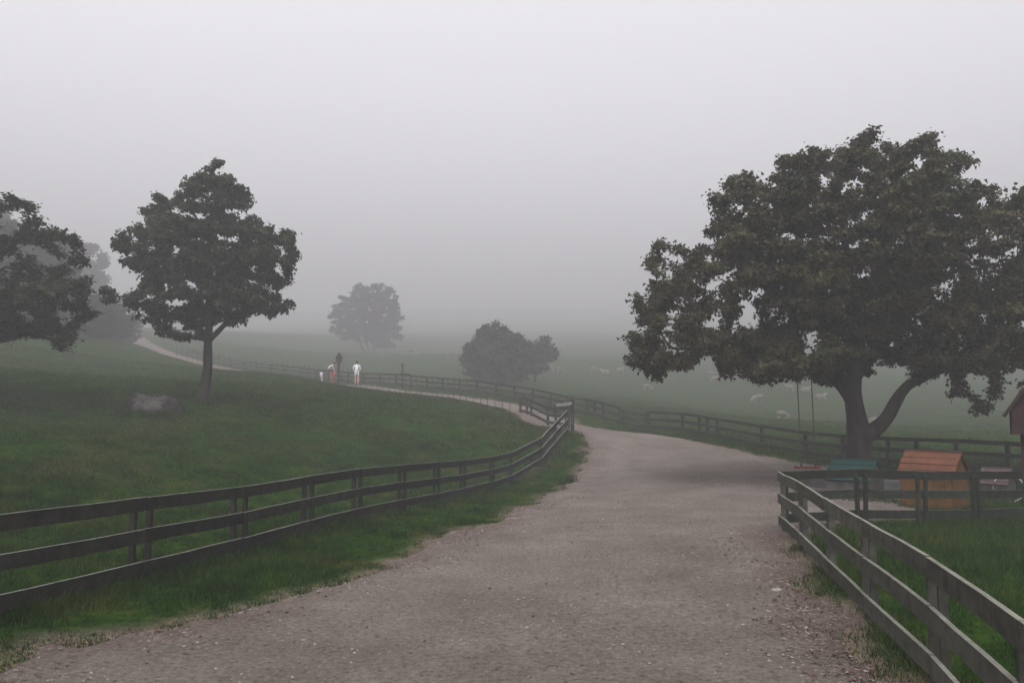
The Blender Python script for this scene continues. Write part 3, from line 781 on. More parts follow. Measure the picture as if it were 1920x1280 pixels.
build_tree('bank_tree', 'dark tree reaching in with flat leafy sprays over the grassy bank', edge_lobes, None, E_Y, edge_skel, 2800, 0.15, 0.0062, 66000, 0.095, m_leaf_green, spread=0.085, void=0.9, carve=-0.65, carve2=-0.05, infl=2.5, kill=0.26, flatness=0.18, tip_nodes=4, droop=0.15, down=-0.1)

# hazy tree of several stems and the broad bush
F_Y = 150.0
far_lobes = [(700, 558, 48, 36, 0, 4.0), (672, 585, 52, 42, 0, 4.0), (716, 595, 42, 50, 0, 4.0), (645, 600, 30, 34, 0, 3.0), (690, 600, 66, 42, 1.0, 4.4), (725, 625, 34, 30, 0, 3.0), (660, 622, 40, 18, -1, 3.0)]
far_skel = [[(700, 672, 0, 0.30), (701, 650, 0, 0.24), (702, 610, 0, 0.18), (703, 570, 0, 0.10)],
            [('a', (0, 0)), (690, 650, 0.3, 0.2), (682, 610, 0.4, 0.14), (670, 575, 0.4, 0.08)],
            [('a', (0, 0)), (680, 655, -0.4, 0.22), (672, 630, -0.5, 0.16), (655, 600, -0.6, 0.08)],
            [('a', (0, 1)), (716, 625, 0.2, 0.12), (728, 600, 0.2, 0.07)]]
build_tree('misty_tree', 'misty round-crowned tree with several stems fading into the fog uphill', far_lobes, None, F_Y, far_skel, 1500, 0.38, 0.016, 40000, 0.26, m_leaf_green, spread=0.26, carve=-2, carve2=-0.6, infl=6, kill=0.8, tip_nodes=4)
B_Y = 74.0
bush_lobes = [(937, 672, 72, 52, 0, 2.8), (930, 650, 52, 42, 0, 2.2), (925, 625, 32, 24, 0, 1.5), (945, 650, 55, 32, 0, 2.2), (905, 660, 40, 30, 0.4, 1.8), (960, 680, 48, 28, -0.6, 1.8), (895, 690, 28, 20, 0, 1.4), (920, 690, 45, 24, -0.8, 1.8), (985, 660, 28, 24, 0.3, 1.4), (945, 705, 50, 14, -0.6, 1.6)]
bush_skel = [[(935, 728, 0, 0.2), (935, 700, 0, 0.16), (930, 660, 0, 0.1), (925, 625, 0, 0.04)], [('a', (0, 1)), (955, 680, 0.2, 0.1), (975, 655, 0.3, 0.05)], [('a', (0, 0)), (915, 695, 0, 0.1), (900, 670, 0, 0.05)]]
build_tree('bushy_tree', 'low dense rounded tree growing right behind the hillside fence', bush_lobes, None, B_Y, bush_skel, 1600, 0.26, 0.012, 45000, 0.20, m_leaf_green, spread=0.18, carve=-2, carve2=-2, infl=4, kill=0.5, tip_nodes=5)
thin_lobes = [(1025, 640, 20, 12, 0, 1.2), (1010, 655, 26, 18, 0, 1.4), (1030, 660, 18, 20, 0, 1.2), (1005, 685, 22, 14, 0, 1.2)]
thin_skel = [[(1002, 716, 0, 0.12), (1006, 695, 0, 0.09), (1014, 670, 0, 0.06), (1024, 645, 0, 0.03)]]
build_tree('sparse_tree', 'thin sparse small tree leaning out beside the low dense tree', thin_lobes, None, 79.0, thin_skel, 260, 0.28, 0.012, 5500, 0.24, m_leaf_green, spread=0.2, infl=4, kill=0.5, tip_nodes=4)

# woods fading on the left slope: two grown kinds, each tree placed on the ground
wood_lobes = [[(960, 560, 50, 40, 0, 2.6), (940, 600, 70, 45, 0, 3.0), (985, 620, 60, 45, 0, 3.0), (950, 660, 75, 40, 0, 3.0), (970, 690, 70, 30, 0, 2.8)],
              [(960, 540, 22, 40, 0, 1.4), (960, 600, 42, 40, 0, 2.2), (960, 650, 58, 35, 0, 2.8), (960, 695, 66, 28, 0, 3.0)]]
def wood_proto(k):
    b_Y = 75.0
    sk = [[(960, 759 + CAM_Z * F_PX / b_Y, 0, 0.3), (960, 700, 0, 0.24), (958, 640, 0, 0.17), (960, 570, 0, 0.07)]]
    return build_tree('slope_tree', '', wood_lobes[k], None, b_Y, sk, 700, 0.4, 0.015, 20000, 0.30, m_leaf_green, spread=0.28, infl=6, kill=0.75, tip_nodes=4, group='trees fading into the fog on the slope')
protos = [wood_proto(0), wood_proto(1)]
wl_labels = ['broad dark fog-dimmed tree in the woods behind the slender maple', 'narrow pointed fog-dimmed tree in the woods behind the slender maple']
spots = [(-60, 66, 1, 0.9), (20, 64, 0, 0.75), (85, 68, 0, 0.7), (158, 130, 1, 1.25), (-10, 80, 1, 0.9), (60, 84, 0, 0.9), (175, 66, 0, 0.36), (215, 74, 0, 0.38), (120, 62, 0, 0.42),
         (100, 92, 0, 0.95), (190, 88, 0, 0.5), (235, 90, 0, 0.36), (40, 60, 0, 0.45), (-40, 58, 0, 0.45)]
done = [False, False]
for k_, (px, Y, kind, s) in enumerate(spots):
    o = protos[kind] if not done[kind] else copy_tree(protos[kind]); done[kind] = True
    x, y = XY(px, Y)
    o.location = (x, y, T(x, y) - 0.1); o.rotation_euler = (0, 0, random.uniform(0, 6.28)); o.scale = (s * 1.1, s * 1.1, s)
    o['label'] = wl_labels[kind]

# ------------------------------------------------------------------ small timber houses
def gable_house(name, label, cat, loc, rz, L, W, H, rise, over, boards, roof_mat, wall_mat, board_w=0.12, side_over=0.06):
    """ridge along local x; each roof board and wall plank is its own part"""
    root = thing(name, label, cat, loc, rz)
    n_ = max(3, round(L / board_w))
    for sgn in (-1, 1):
        for i in range(n_):
            x = -L / 2 + (i + 0.5) * L / n_
            plank('wall_plank', (x, sgn * W / 2, -0.05), (x, sgn * W / 2, H), L / n_ * 0.955, 0.022, wall_mat, root, side=(0, 1, 0), jit=0.001, segs=1)
    m = max(3, round(W / board_w))
    for sgn in (-1, 1):
        for i in range(m):
            y0 = -W / 2 + 0.013 + i * (W - 0.026) / m; y1 = -W / 2 + 0.013 + (i + 1) * (W - 0.026) / m - 0.006
            h0 = H + rise * (1 - abs(y0) / (W / 2)) - 0.03; h1 = H + rise * (1 - abs(y1) / (W / 2)) - 0.03
            x0, x1 = sgn * (L / 2 - 0.012), sgn * (L / 2 + 0.012)
            hm = []
            vs_ = [(x, y, z) for x in (x0, x1) for (y, z) in ((y0, -0.05), (y1, -0.05), (y1, h1), (y0, h0))]
            fs = [(0, 1, 2, 3), (7, 6, 5, 4), (0, 4, 5, 1), (1, 5, 6, 2), (2, 6, 7, 3), (3, 7, 4, 0)]
            if sgn < 0: fs = [f[::-1] for f in fs]
            link('gable_plank', mesh_np('gable_plank', vs_, fs, wall_mat), root)
    sl = math.hypot(rise, W / 2); ext = sl + over
    for sgn in (-1, 1):
        dy, dz = sgn * (W / 2) / sl, -rise / sl
        nrm_ = np.array((0, sgn * rise / sl, (W / 2) / sl))
        bw = ext / boards
        for i in range(boards):
            c = np.array((0, dy * bw * (i + 0.5), H + rise + 0.012 + dz * bw * (i + 0.5))) + nrm_ * (0.016 + 0.004 * (i % 2))
            j = random.uniform(-0.008, 0.008)
            p0 = c + np.array((-L / 2 - side_over + j, 0, 0)); p1 = c + np.array((L / 2 + side_over + j, 0, 0))
            plank('roof_board', p0, p1, bw * 0.90, 0.022, roof_mat, root, side=nrm_, jit=0.0015, segs=2)
    plank('ridge_cap', (-L / 2 - side_over, 0, H + rise + 0.045), (L / 2 + side_over, 0, H + rise + 0.045), 0.02, 0.07, roof_mat, root, side=(0, 1, 0), jit=0.0, segs=1)
    return root
hx, hy = XY(1745, 16.6)
gable_house('playhouse', 'bright orange timber playhouse with a pitched plank roof behind the green fence', 'playhouse', (hx, hy, T(hx, hy)), -R(50), 1.0, 0.84, 0.68, 0.42, 0.07, 4, m_orange_roof, m_orange_wall)
hx, hy = XY(1598, 17.75)
gable_house('animal_hutch', 'dark timber hutch with a green roof at the foot of the huge maple', 'hutch', (hx, hy, T(hx, hy)), -R(42), 0.92, 0.95, 0.42, 0.38, 0.06, 4, m_green_roof, m_dark_wall, side_over=0.03)
hx, hy = XY(1864, 18.2)
gable_house('animal_hutch', 'small faded hutch with a slatted red-grey roof beyond the orange playhouse', 'hutch', (hx, hy, T(hx, hy) + 0.0), -R(55), 0.52, 0.5, 0.40, 0.30, 0.05, 5, m_old_slat, m_dark_wall)
x, y = XY(1884, 17.9); th = np.linspace(0, 2 * math.pi, 28, endpoint=False); zg = T(x, y)
hp = np.c_[0.30 * np.cos(th) * 0.85, 0.30 * np.cos(th) * -0.5, 0.30 + 0.30 * np.sin(th) + 0.02]
tag(tube('cart_hoop', hp + (0, 0, 0), 0.017, m_hoop, None, 6, (0, 0, 0), True), 'pale wooden hoop leaning beside the small faded hutch', 'hoop').location = (x, y, zg)

# low concrete ring round the maple
cx, cyy = XY(1597, 20.1); cz = T(cx, cyy)
ring = thing('tree_planter', 'low round grey concrete planter built round the huge maple trunk', 'planter', (cx, cyy, cz))
segn = 16
for k_ in range(segn):
    a0, a1 = 2 * math.pi * (k_ + 0.02) / segn, 2 * math.pi * (k_ + 0.98) / segn
    vs_ = []
    for a in np.linspace(a0, a1, 4):
        for r_, z in ((1.38, -0.1), (1.38, 0.24), (1.36, 0.26), (1.12, 0.26), (1.10, 0.24), (1.10, -0.1)):
            vs_.append((r_ * math.cos(a), r_ * math.sin(a), z + random.uniform(-0.003, 0.003)))
    fs = []
    for i in range(3):
        for k in range(6): fs.append((i * 6 + k, (i + 1) * 6 + k, (i + 1) * 6 + (k + 1) % 6, i * 6 + (k + 1) % 6))
    me = bpy.data.meshes.new('kerb_block'); me.from_pydata(vs_, [], fs + [(0, 1, 2, 3, 4, 5), (23, 22, 21, 20, 19, 18)]); me.materials.append(m_concrete)
    link('kerb_block', me, ring)
an = np.linspace(0, 2 * math.pi, 24, endpoint=False)
sv = [(0, 0, 0.17)] + [(1.09 * math.cos(a), 1.09 * math.sin(a), 0.15) for a in an]
link('soil', mesh_np('soil', sv, [(0, 1 + k, 1 + (k + 1) % 24) for k in range(24)], m_litter), ring)

# swing hung from the maple
sw_Y = 20.8
sx0, sy0 = XY(1510, sw_Y); szg = T(sx0, sy0)
sw = thing('rope_swing', 'red seat hanging on two long ropes from a limb of the huge maple', 'swing', (sx0, sy0, szg))
pts_top = [P(1492, 672, sw_Y), P(1519, 676, sw_Y)]
so = np.array((sx0, sy0, szg))
for k_, (tp, bx_) in enumerate(zip(pts_top, (-0.17, 0.19))):
    bt = np.array((sx0 + bx_ + 0.02, sy0, szg + 0.43))
    tube('rope', [tp, tp * 0.6 + bt * 0.4 + (0.01, 0, 0), bt], 0.014, m_rope, sw, 6, so)
    tube('knot', [bt + (0, 0, -0.06), bt + (0, 0, -0.03), bt + (0, 0, 0.05), bt + (0, 0, 0.09)], [0.012, 0.03, 0.03, 0.012], m_rope, sw, 6, so)
plank('seat', (-0.29, 0, 0.39), (0.30, 0, 0.385), 0.055, 0.22, m_seat, sw, jit=0.002, side=(0, 1, 0))

# bird houses on posts
def bird_house(label, loc, rz, h, s=1.0):
    root = thing('bird_house', label, 'bird house', loc, rz)
    w_, d_, b0, b1, rs = 0.34 * s, 0.34 * s, h - 0.62 * s, h - 0.28 * s, 0.26 * s
    plank('pole', (0, 0, -0.3), (0, 0, b0), 0.16, 0.16, m_red_wood, root, jit=0.002, side=(1, 0, 0))
    vs_ = [(x, y, z) for z in (b0, b1) for x, y in ((-w_ / 2, -d_ / 2), (w_ / 2, -d_ / 2), (w_ / 2, d_ / 2), (-w_ / 2, d_ / 2))] + [(0, -d_ / 2, b1 + rs * 0.92), (0, d_ / 2, b1 + rs * 0.92)]
    me = bpy.data.meshes.new('box')
    me.from_pydata(vs_, [], [(3, 2, 1, 0), (0, 1, 5, 8, 4), (1, 2, 6, 5), (2, 3, 7, 9, 6), (3, 0, 4, 7), (4, 8, 9, 7), (5, 6, 9, 8)]); me.materials.append(m_red_wood)
    bx_ = link('box', me, root)
    ho = tube('entrance_hole', [(0, -d_ / 2 - 0.004, b1 - 0.1 * s), (0, -d_ / 2 + 0.02, b1 - 0.1 * s)], [0.045 * s, 0.045 * s], m_hair, bx_, 12)
    for sg in (-1, 1):
        nrm_ = np.array((sg * rs, 0, w_ / 2)); nrm_ /= np.linalg.norm(nrm_)
        dn = np.array((sg * w_ / 2, 0, -rs)); dn /= np.linalg.norm(dn)
        top = np.array((0, 0, b1 + rs)); c = top + dn * 0.22 * s + nrm_ * 0.012
        plank('roof_panel', c + (0, -d_ / 2 - 0.07, 0), c + (0, d_ / 2 + 0.07, 0), 0.44 * s, 0.024, m_red_wood, root, side=nrm_, jit=0.001, segs=1)
    return root
x, y = XY(1921, 13.6)
bird_house('red-brown bird house with steep roof on a thick post beside the green fence', (x, y, T(x, y)), -R(28), 2.37, 1.25)
x, y = XY(634, 57.0)
bird_house('small dim bird house on a post just uphill of the stooping walker', (x, y, T(x, y)), R(15), 2.3, 1.15)
x, y = XY(754, 54.2)
tp_ = thing('sign_post', 'plain wooden post with a narrow crossboard beside the hillside fence', 'post', (x, y, T(x, y)))
post('post', 0, 0, -0.3, 1.62, 0.10, 0.10, 0, m_wood_green, tp_, lean=0)
plank('crossboard', (-0.22, -0.07, 1.02), (0.50, -0.07, 1.0), 0.08, 0.03, m_wood_dark, tp_, jit=0.002)
plank('cap', (-0.09, 0, 1.64), (0.09, 0, 1.64), 0.06, 0.16, m_wood_dark, tp_, jit=0.002, side=(0, 1, 0))

# ------------------------------------------------------------------ boulder and stones
def rock(name, label, loc, size, mat, seed, rz=0, cat='rock'):
    bm = bmesh.new(); bmesh.ops.create_icosphere(bm, subdivisions=4, radius=1.0)
    rr = np.random.default_rng(seed)
    planes = [(v / np.linalg.norm(v), rr.uniform(0.55, 0.85)) for v in rr.normal(size=(11, 3))]
    for v in bm.verts:
        c = np.array(v.co)
        for nrm_, d_ in planes:
            e = c @ nrm_ - d_
            if e > 0: c = c - nrm_ * e * 0.93
        c = c * (1 + 0.035 * float(fbm(c[0] * 3 + c[2] * 2, c[1] * 3 - c[2] * 2.5, seed)))
        v.co = Vector(c) * 1.25
    for v in bm.verts: v.co = Vector((v.co.x * size[0] / 2, v.co.y * size[1] / 2, v.co.z * size[2] / 2 + size[2] * 0.28))
    me = bpy.data.meshes.new(name); bm.to_mesh(me); bm.free()
    me.materials.append(mat)
    o = link(name, me, None, loc); o.rotation_euler = (0, 0, rz)
    return tag(o, label, cat)
x, y = XY(287, 24.3)
bm = bmesh.new()
for q_ in ((-0.92, -0.1, -0.2), (-0.85, 0.35, -0.2), (-0.62, 0.15, 0.52), (-0.50, -0.1, 0.54), (-0.80, -0.30, 0.10), (-0.05, -0.62, -0.2), (0.10, -0.60, 0.02), (0.02, -0.20, 0.40), (0.30, 0.25, 0.42),
           (0.72, 0.0, 0.34), (0.85, 0.1, 0.10), (0.82, -0.2, -0.2), (0.7, 0.5, -0.2), (0.0, 0.6, -0.2), (0.0, 0.5, 0.40), (0.22, -0.34, 0.28)):
    bm.verts.new(q_)
bmesh.ops.convex_hull(bm, input=bm.verts)
bmesh.ops.subdivide_edges(bm, edges=bm.edges, cuts=5, use_grid_fill=True)
bm.normal_update()
for v in bm.verts:
    c = v.co; v.co = c + v.normal * (0.09 * float(fbm(c.x * 3 + c.z * 2, c.y * 3 - c.z * 2, 12)))
me = bpy.data.meshes.new('boulder'); bm.to_mesh(me); bm.free(); me.materials.append(m_stone); me.materials.append(m_dark_rock)
for p in me.polygons:      # darker rock on the flanks and crest, paler face between
    c = p.center; e = 0.16 * float(fbm(c.x * 4, c.z * 4 + c.y * 3, 33)); p.material_index = 1 if (c.x + 0.55 * c.z + e < -0.34 or c.x + e > 0.26 or c.z + e > 0.42) else 0
tag(link('boulder', me, None, (x, y, T(x, y) - 0.02)), 'large flat-faced boulder half sunk in the grassy bank', 'rock')
for px, py, s, lab in ((1456, 1110, 0.15, 'small white stone lying on the path among leaf litter'), (1541, 979, 0.20, 'white rounded stone beside a post of the green fence corner'), (1556, 981, 0.16, 'pale flat stone in the grass under the pale grey fence')):
    q_ = flat(px, py); rock('pale_stone', lab, (q_[0], q_[1], T(*q_) - 0.005), (s, s * 0.7, s * 0.42), m_white_stone, int(px), 0.3, 'stone')

# ------------------------------------------------------------------ sheep and people: skinned skeletons
def skin(verts, edges, radii, subdiv=1, root=0):
    me = bpy.data.meshes.new('sk'); me.from_pydata(verts, edges, [])
    o = bpy.data.objects.new('sk', me); col.objects.link(o)
    o.modifiers.new('s', 'SKIN')
    for i, r_ in enumerate(radii):
        sv_ = me.skin_vertices[0].data[i]; sv_.radius = (r_, r_) if not isinstance(r_, tuple) else r_
        sv_.use_root = (i == root)
    o.modifiers['s'].use_smooth_shade = True
    if subdiv:
        m_ = o.modifiers.new('d', 'SUBSURF'); m_.levels = m_.render_levels = subdiv
    dg = bpy.context.evaluated_depsgraph_get()
    out = bpy.data.meshes.new_from_object(o.evaluated_get(dg))
    bpy.data.objects.remove(o); bpy.data.meshes.remove(me)
    return out
def sheep_mesh(grazing, lying):
    zb = 0.36 if lying else 0.62
    V = [(-0.42, 0, zb), (-0.15, 0, zb + 0.02), (0.15, 0, zb + 0.01), (0.40, 0, zb)]; Rr = [(0.21, 0.23), (0.27, 0.27), (0.27, 0.26), (0.21, 0.23)]
    E = [(0, 1), (1, 2), (2, 3)]
    def add(p, r_, par):
        V.append(p); Rr.append(r_); E.append((par, len(V) - 1)); return len(V) - 1
    if grazing and not lying:
        k = add((0.58, 0, 0.50), 0.13, 3); k = add((0.70, 0.01, 0.34), 0.095, k); k = add((0.76, 0.02, 0.20), 0.075, k); k = add((0.80, 0.02, 0.10), 0.05, k)
    else:
        k = add((0.56, 0, zb + 0.22), 0.13, 3); k = add((0.66, 0.01, zb + 0.36), 0.095, k); k = add((0.78, 0.02, zb + 0.34), 0.075, k); k = add((0.88, 0.02, zb + 0.28), 0.05, k)
    add((-0.62, 0, zb - 0.02), 0.06, 0)
    for s in (-1, 1):
        if lying:
            a = add((0.34, s * 0.20, 0.16), 0.09, 3); a = add((0.52, s * 0.22, 0.07), 0.045, a); add((0.66, s * 0.2, 0.04), 0.035, a)
            a = add((-0.34, s * 0.22, 0.16), 0.11, 0); a = add((-0.18, s * 0.26, 0.07), 0.045, a); add((-0.02, s * 0.25, 0.04), 0.035, a)
        else:
            a = add((0.34, s * 0.15, 0.40), 0.085, 3); a = add((0.35, s * 0.15, 0.24), 0.042, a); a = add((0.34, s * 0.15, 0.06), 0.032, a); add((0.37, s * 0.15, 0.0), 0.038, a)
            a = add((-0.32, s * 0.15, 0.42), 0.11, 0); a = add((-0.46, s * 0.15, 0.25), 0.045, a); a = add((-0.43, s * 0.15, 0.06), 0.032, a); add((-0.40, s * 0.15, 0.0), 0.038, a)
    me = skin(V, E, Rr, 2, 1)
    me.materials.clear(); me.materials.append(m_fleece); me.materials.append(m_face)
    co = np.empty(len(me.vertices) * 3, np.float32); me.vertices.foreach_get('co', co); co = co.reshape(-1, 3)
    wool = (co[:, 0] < 0.56) & (co[:, 2] > (0.12 if lying else 0.32))
    nrm_ = np.empty(len(me.vertices) * 3, np.float32); me.vertices.foreach_get('normal', nrm_); nrm_ = nrm_.reshape(-1, 3)
    bumpv = 0.02 + 0.02 * fbm(co[:, 0] * 14 + co[:, 2] * 9, co[:, 1] * 14 - co[:, 2] * 8, 4)
    co = co + nrm_ * (bumpv * wool)[:, None]
    me.vertices.foreach_set('co', co.ravel())
    for p in me.polygons: p.material_index = 0 if all(wool[v] for v in p.vertices) else 1
    me.update()
    return me
sm = [sheep_mesh(True, False), sheep_mesh(False, False), sheep_mesh(False, True)]
def ear_mesh(me_kind):
    return mesh_np('ear', [(0, 0, 0), (-0.02, 0.03, 0.025), (-0.03, 0.10, 0.0), (-0.02, 0.03, -0.03), (-0.035, 0.05, 0.0)], [(0, 1, 4), (1, 2, 4), (2, 3, 4), (3, 0, 4)], m_face)
ear_me = ear_mesh(0)
herd = 'sheep scattered over the foggy field'
SH = 'cream sheep dotted across the foggy hillside meadow'
flock = [(1467, 786, 64, 0, 0.2, 'cream sheep grazing alone nearest the long green rail fence'), (1422, 753, 80, 0, 2.9, "cream sheep grazing near the swing ropes below the maple's low outer branches"),
         (1538, 749, 82, 2, 0.1, 'cream sheep lying in the grass seen beside the maple trunk and swing'), (1334, 707, 98, 1, 1.9, SH), (1342, 716, 92, 0, 2.7, SH), (1352, 712, 95, 1, 0.4, SH),
         (1113, 697, 105, 0, 0.3, SH), (1136, 701, 104, 2, 2.9, SH), (1162, 697, 105, 2, 0.2, SH), (1197, 703, 103, 1, 0.6, SH), (1213, 732, 88, 0, 0.2, SH), (1258, 695, 104, 1, 0.2, SH),
         (1032, 696, 106, 0, 2.8, 'cream sheep grazing at the edge of the thin sparse tree'), (1050, 698, 104, 0, 0.4, 'cream sheep just beside the one at the thin sparse tree'),
         (1482, 734, 92, 1, 2.2, SH), (1510, 736, 90, 2, 0.3, SH), (768, 663, 132, 1, 2.6, 'pale misty sheep beside the misty round-crowned tree'), (796, 665, 131, 0, 0.2, 'faint misty sheep between the misty tree and the low dense tree'),
         (846, 669, 126, 0, 3.0, 'faint misty sheep uphill of the low dense tree'), (1645, 800, 52, 2, 0.2, 'cream sheep lying low behind the fork of the maple trunk')]
for k_, (px, py, Y, kind, az, lab) in enumerate(flock):
    q_ = cast(px, py, Y * 0.55, Y * 1.7)
    if q_ is None or not (0.6 * Y < q_[1] < 1.6 * Y): q_ = P(px, py, Y)
    s = random.uniform(0.78, 0.95)
    o = link('sheep', sm[kind], None, (q_[0], q_[1], T(q_[0], q_[1]) - 0.02)); o.rotation_euler = (0, 0, az); o.scale = (s, s, s)
    tag(o, lab, 'sheep', herd)
    for sg in (-1, 1):
        e = link('ear', ear_me, o)
        e.location = (0.68, 0.05 * sg, 0.36) if kind == 0 else (0.66, 0.06 * sg, (0.62 if kind == 1 else 0.36) + 0.38)
        e.rotation_euler = (0, 0, 0 if sg > 0 else math.pi)

def person(label, loc, rz, height, pose, top, bottom, head=1.0, hair_long=False, sleeve=0.55, leg_skin=None):
    """pose: dict of joints in a 1.75 m body, facing +x"""
    J = dict(pel=(0, 0, 0.95), waist=(0.0, 0, 1.10), chest=(0.0, 0, 1.32), neck=(0.0, 0, 1.49), head=(0.02, 0, 1.63),
             shL=(0, 0.18, 1.43), elL=(-0.03, 0.24, 1.15), wrL=(0.06, 0.24, 0.92), shR=(0, -0.18, 1.43), elR=(-0.03, -0.24, 1.15), wrR=(0.06, -0.24, 0.92),
             hiL=(0, 0.10, 0.92), knL=(0.03, 0.11, 0.50), anL=(0, 0.11, 0.09), toL=(0.17, 0.12, 0.03), hiR=(0, -0.10, 0.92), knR=(0.03, -0.11, 0.50), anR=(0, -0.11, 0.09), toR=(0.17, -0.12, 0.03))
    J.update({k: v for k, v in pose.items() if k not in ('long_top', 'look')})
    names = list(J)
    rad = dict(pel=(0.16, 0.12), waist=(0.14, 0.105), chest=(0.165, 0.115), neck=0.055, head=0.06, shL=0.07, shR=0.07, elL=0.046, elR=0.046, wrL=0.032, wrR=0.032,
               hiL=0.095, hiR=0.095, knL=0.062, knR=0.062, anL=0.042, anR=0.042, toL=0.036, toR=0.036)
    V = [J[n_] for n_ in names]; ix = {n_: i for i, n_ in enumerate(names)}
    E = [('pel', 'waist'), ('waist', 'chest'), ('chest', 'neck'), ('neck', 'head'), ('chest', 'shL'), ('shL', 'elL'), ('elL', 'wrL'), ('chest', 'shR'), ('shR', 'elR'), ('elR', 'wrR'),
         ('pel', 'hiL'), ('hiL', 'knL'), ('knL', 'anL'), ('anL', 'toL'), ('pel', 'hiR'), ('hiR', 'knR'), ('knR', 'anR'), ('anR', 'toR')]
    me = skin(V, [(ix[a], ix[c]) for a, c in E], [rad[n_] for n_ in names], 1, ix['pel'])
    bm = bmesh.new(); bm.from_mesh(me); bpy.data.meshes.remove(me)
    nbody = len(bm.verts)
    hd = np.array(J['head']); nk = np.array(J['neck']); ax = hd - nk; ax /= np.linalg.norm(ax)
    fwd = np.array(pose.get('look', (1, 0, 0.0)), float); fwd -= ax * (fwd @ ax); fwd /= np.linalg.norm(fwd); lat = np.cross(ax, fwd)
    M = Matrix(((*(fwd),), (*(lat),), (*(ax),))).transposed()
    res = bmesh.ops.create_uvsphere(bm, u_segments=16, v_segments=12, radius=1.0)
    hv = res['verts']
    for v in hv:
        p = v.co.copy(); p.x *= 0.098 * head; p.y *= 0.078 * head; p.z *= 0.122 * head
        if p.z < -0.03: p.x *= 0.9; p.y *= 0.82
        if p.x > 0.085 and abs(p.y) < 0.02 and -0.03 < p.z < 0.02: p.x += 0.022
        v.co = M @ p + Vector(hd)
    for s in (-1, 1):
        r2_ = bmesh.ops.create_icosphere(bm, subdivisions=1, radius=1.0)
        for v in r2_['verts']: v.co = M @ Vector((v.co.x * 0.022, v.co.y * 0.012 + s * 0.08, v.co.z * 0.032 - 0.01)) + Vector(hd)
    for sd_, w_, e_ in (('L', J['wrL'], J['elL']), ('R', J['wrR'], J['elR'])):        # hands: palm, four fingers, thumb
        w_ = np.array(w_); d_ = w_ - np.array(e_); d_ /= np.linalg.norm(d_); sx_ = np.cross(d_, (1, 0.1, 0.05)); sx_ /= np.linalg.norm(sx_); nz_ = np.cross(sx_, d_)
        def limb(pts, rr, sides=5):
            v_, f_ = tube_np(pts, rr, sides); bv = [bm.verts.new(q_) for q_ in v_]
            for f0 in f_: bm.faces.new([bv[i] for i in f0])
            bm.faces.new(bv[-sides:])
        limb([w_ - d_ * 0.02, w_ + d_ * 0.04, w_ + d_ * 0.095], [0.028, 0.038, 0.034], 6)
        for k, ln in enumerate((0.062, 0.075, 0.07, 0.052)):
            o_ = sx_ * (k - 1.5) * 0.018
            limb([w_ + d_ * 0.08 + o_, w_ + d_ * (0.09 + ln * 0.55) + o_ + nz_ * 0.01, w_ + d_ * (0.085 + ln) + o_ + nz_ * 0.03], [0.009, 0.0085, 0.007])
        limb([w_ + d_ * 0.03 - sx_ * 0.03, w_ + d_ * 0.065 - sx_ * 0.055 + nz_ * 0.01, w_ + d_ * 0.095 - sx_ * 0.06 + nz_ * 0.025], [0.011, 0.0095, 0.008])
    me = bpy.data.meshes.new('person')
    bm.normal_update()
    mats = [m_skin, top, bottom, m_hair, m_shoe]
    pel, kn = np.array(J['pel']), None
    segs_ = [(a, c) for a, c in E]
    def nearest(p):
        best = (9, None, 0)
        for a, c in segs_:
            A, B = np.array(J[a]), np.array(J[c]); ab = B - A; t_ = np.clip((p - A) @ ab / (ab @ ab), 0, 1)
            dd = np.linalg.norm(p - A - ab * t_)
            if dd < best[0]: best = (dd, (a, c), t_)
        return best
    hset = set(hv)
    for f in bm.faces:
        f.smooth = True
        c = np.array(f.calc_center_median()); mi = 0
        if all(v in hset for v in f.verts):
            rel = c - hd; fx, fz = rel @ fwd, rel @ ax
            mi = 3 if (fz > 0.055 or fx < (0.02 if fz > -0.02 else -0.03)) else 0
        else:
            _, (a, e_), t_ = nearest(c)
            if a in ('waist', 'chest') and e_ in ('chest', 'shL', 'shR', 'neck'): mi = 1 if not (e_ == 'neck' and t_ > 0.75) else 0
            elif (a, e_) == ('pel', 'waist'): mi = 1 if t_ > 0.25 or pose.get('long_top') else 2
            elif a in ('shL', 'shR'): mi = 1 if t_ < sleeve + 0.3 else 0
            elif a in ('elL', 'elR'): mi = 1 if sleeve > 0.8 and t_ < 0.85 else 0
            elif a == 'pel': mi = 1 if pose.get('long_top') else 2
            elif a in ('hiL', 'hiR'): mi = (1 if t_ < 0.2 else (2 if t_ < 0.42 else 0)) if pose.get('long_top') else 2
            elif a in ('knL', 'knR'): mi = 0 if leg_skin else 2
            elif a in ('anL', 'anR'): mi = 4
        f.material_index = mi
    bm.to_mesh(me); bm.free()
    for m_ in mats: me.materials.append(m_)
    s = height / 1.75
    o = link('person', me, None, loc); o.rotation_euler = (0, 0, rz); o.scale = (s, s, s)
    tag(o, label, 'person')
    # hair as its own piece
    bm = bmesh.new(); bmesh.ops.create_uvsphere(bm, u_segments=16, v_segments=12, radius=1.0)
    for v in list(bm.verts):
        p = v.co
        if p.x > 0.35 and p.z < 0.45 or p.z < (-0.75 if hair_long else -0.35): bm.verts.remove(v)
    for v in bm.verts:
        p = v.co.copy(); kz = 1 + (0.25 if hair_long and p.z < -0.2 else 0)
        v.co = M @ Vector((p.x * 0.112 * head - 0.008, p.y * 0.092 * head, p.z * 0.132 * kz * head + 0.004)) + Vector(hd)
    hme = bpy.data.meshes.new('hair'); bm.to_mesh(hme); bm.free(); hme.materials.append(m_hair)
    for p in hme.polygons: p.use_smooth = True
    link('hair', hme, o)
    return o
def on_path(px, Y):
    x_, y_ = XY(px, Y); return (x_, y_, T(x_, y_) + 0.07)
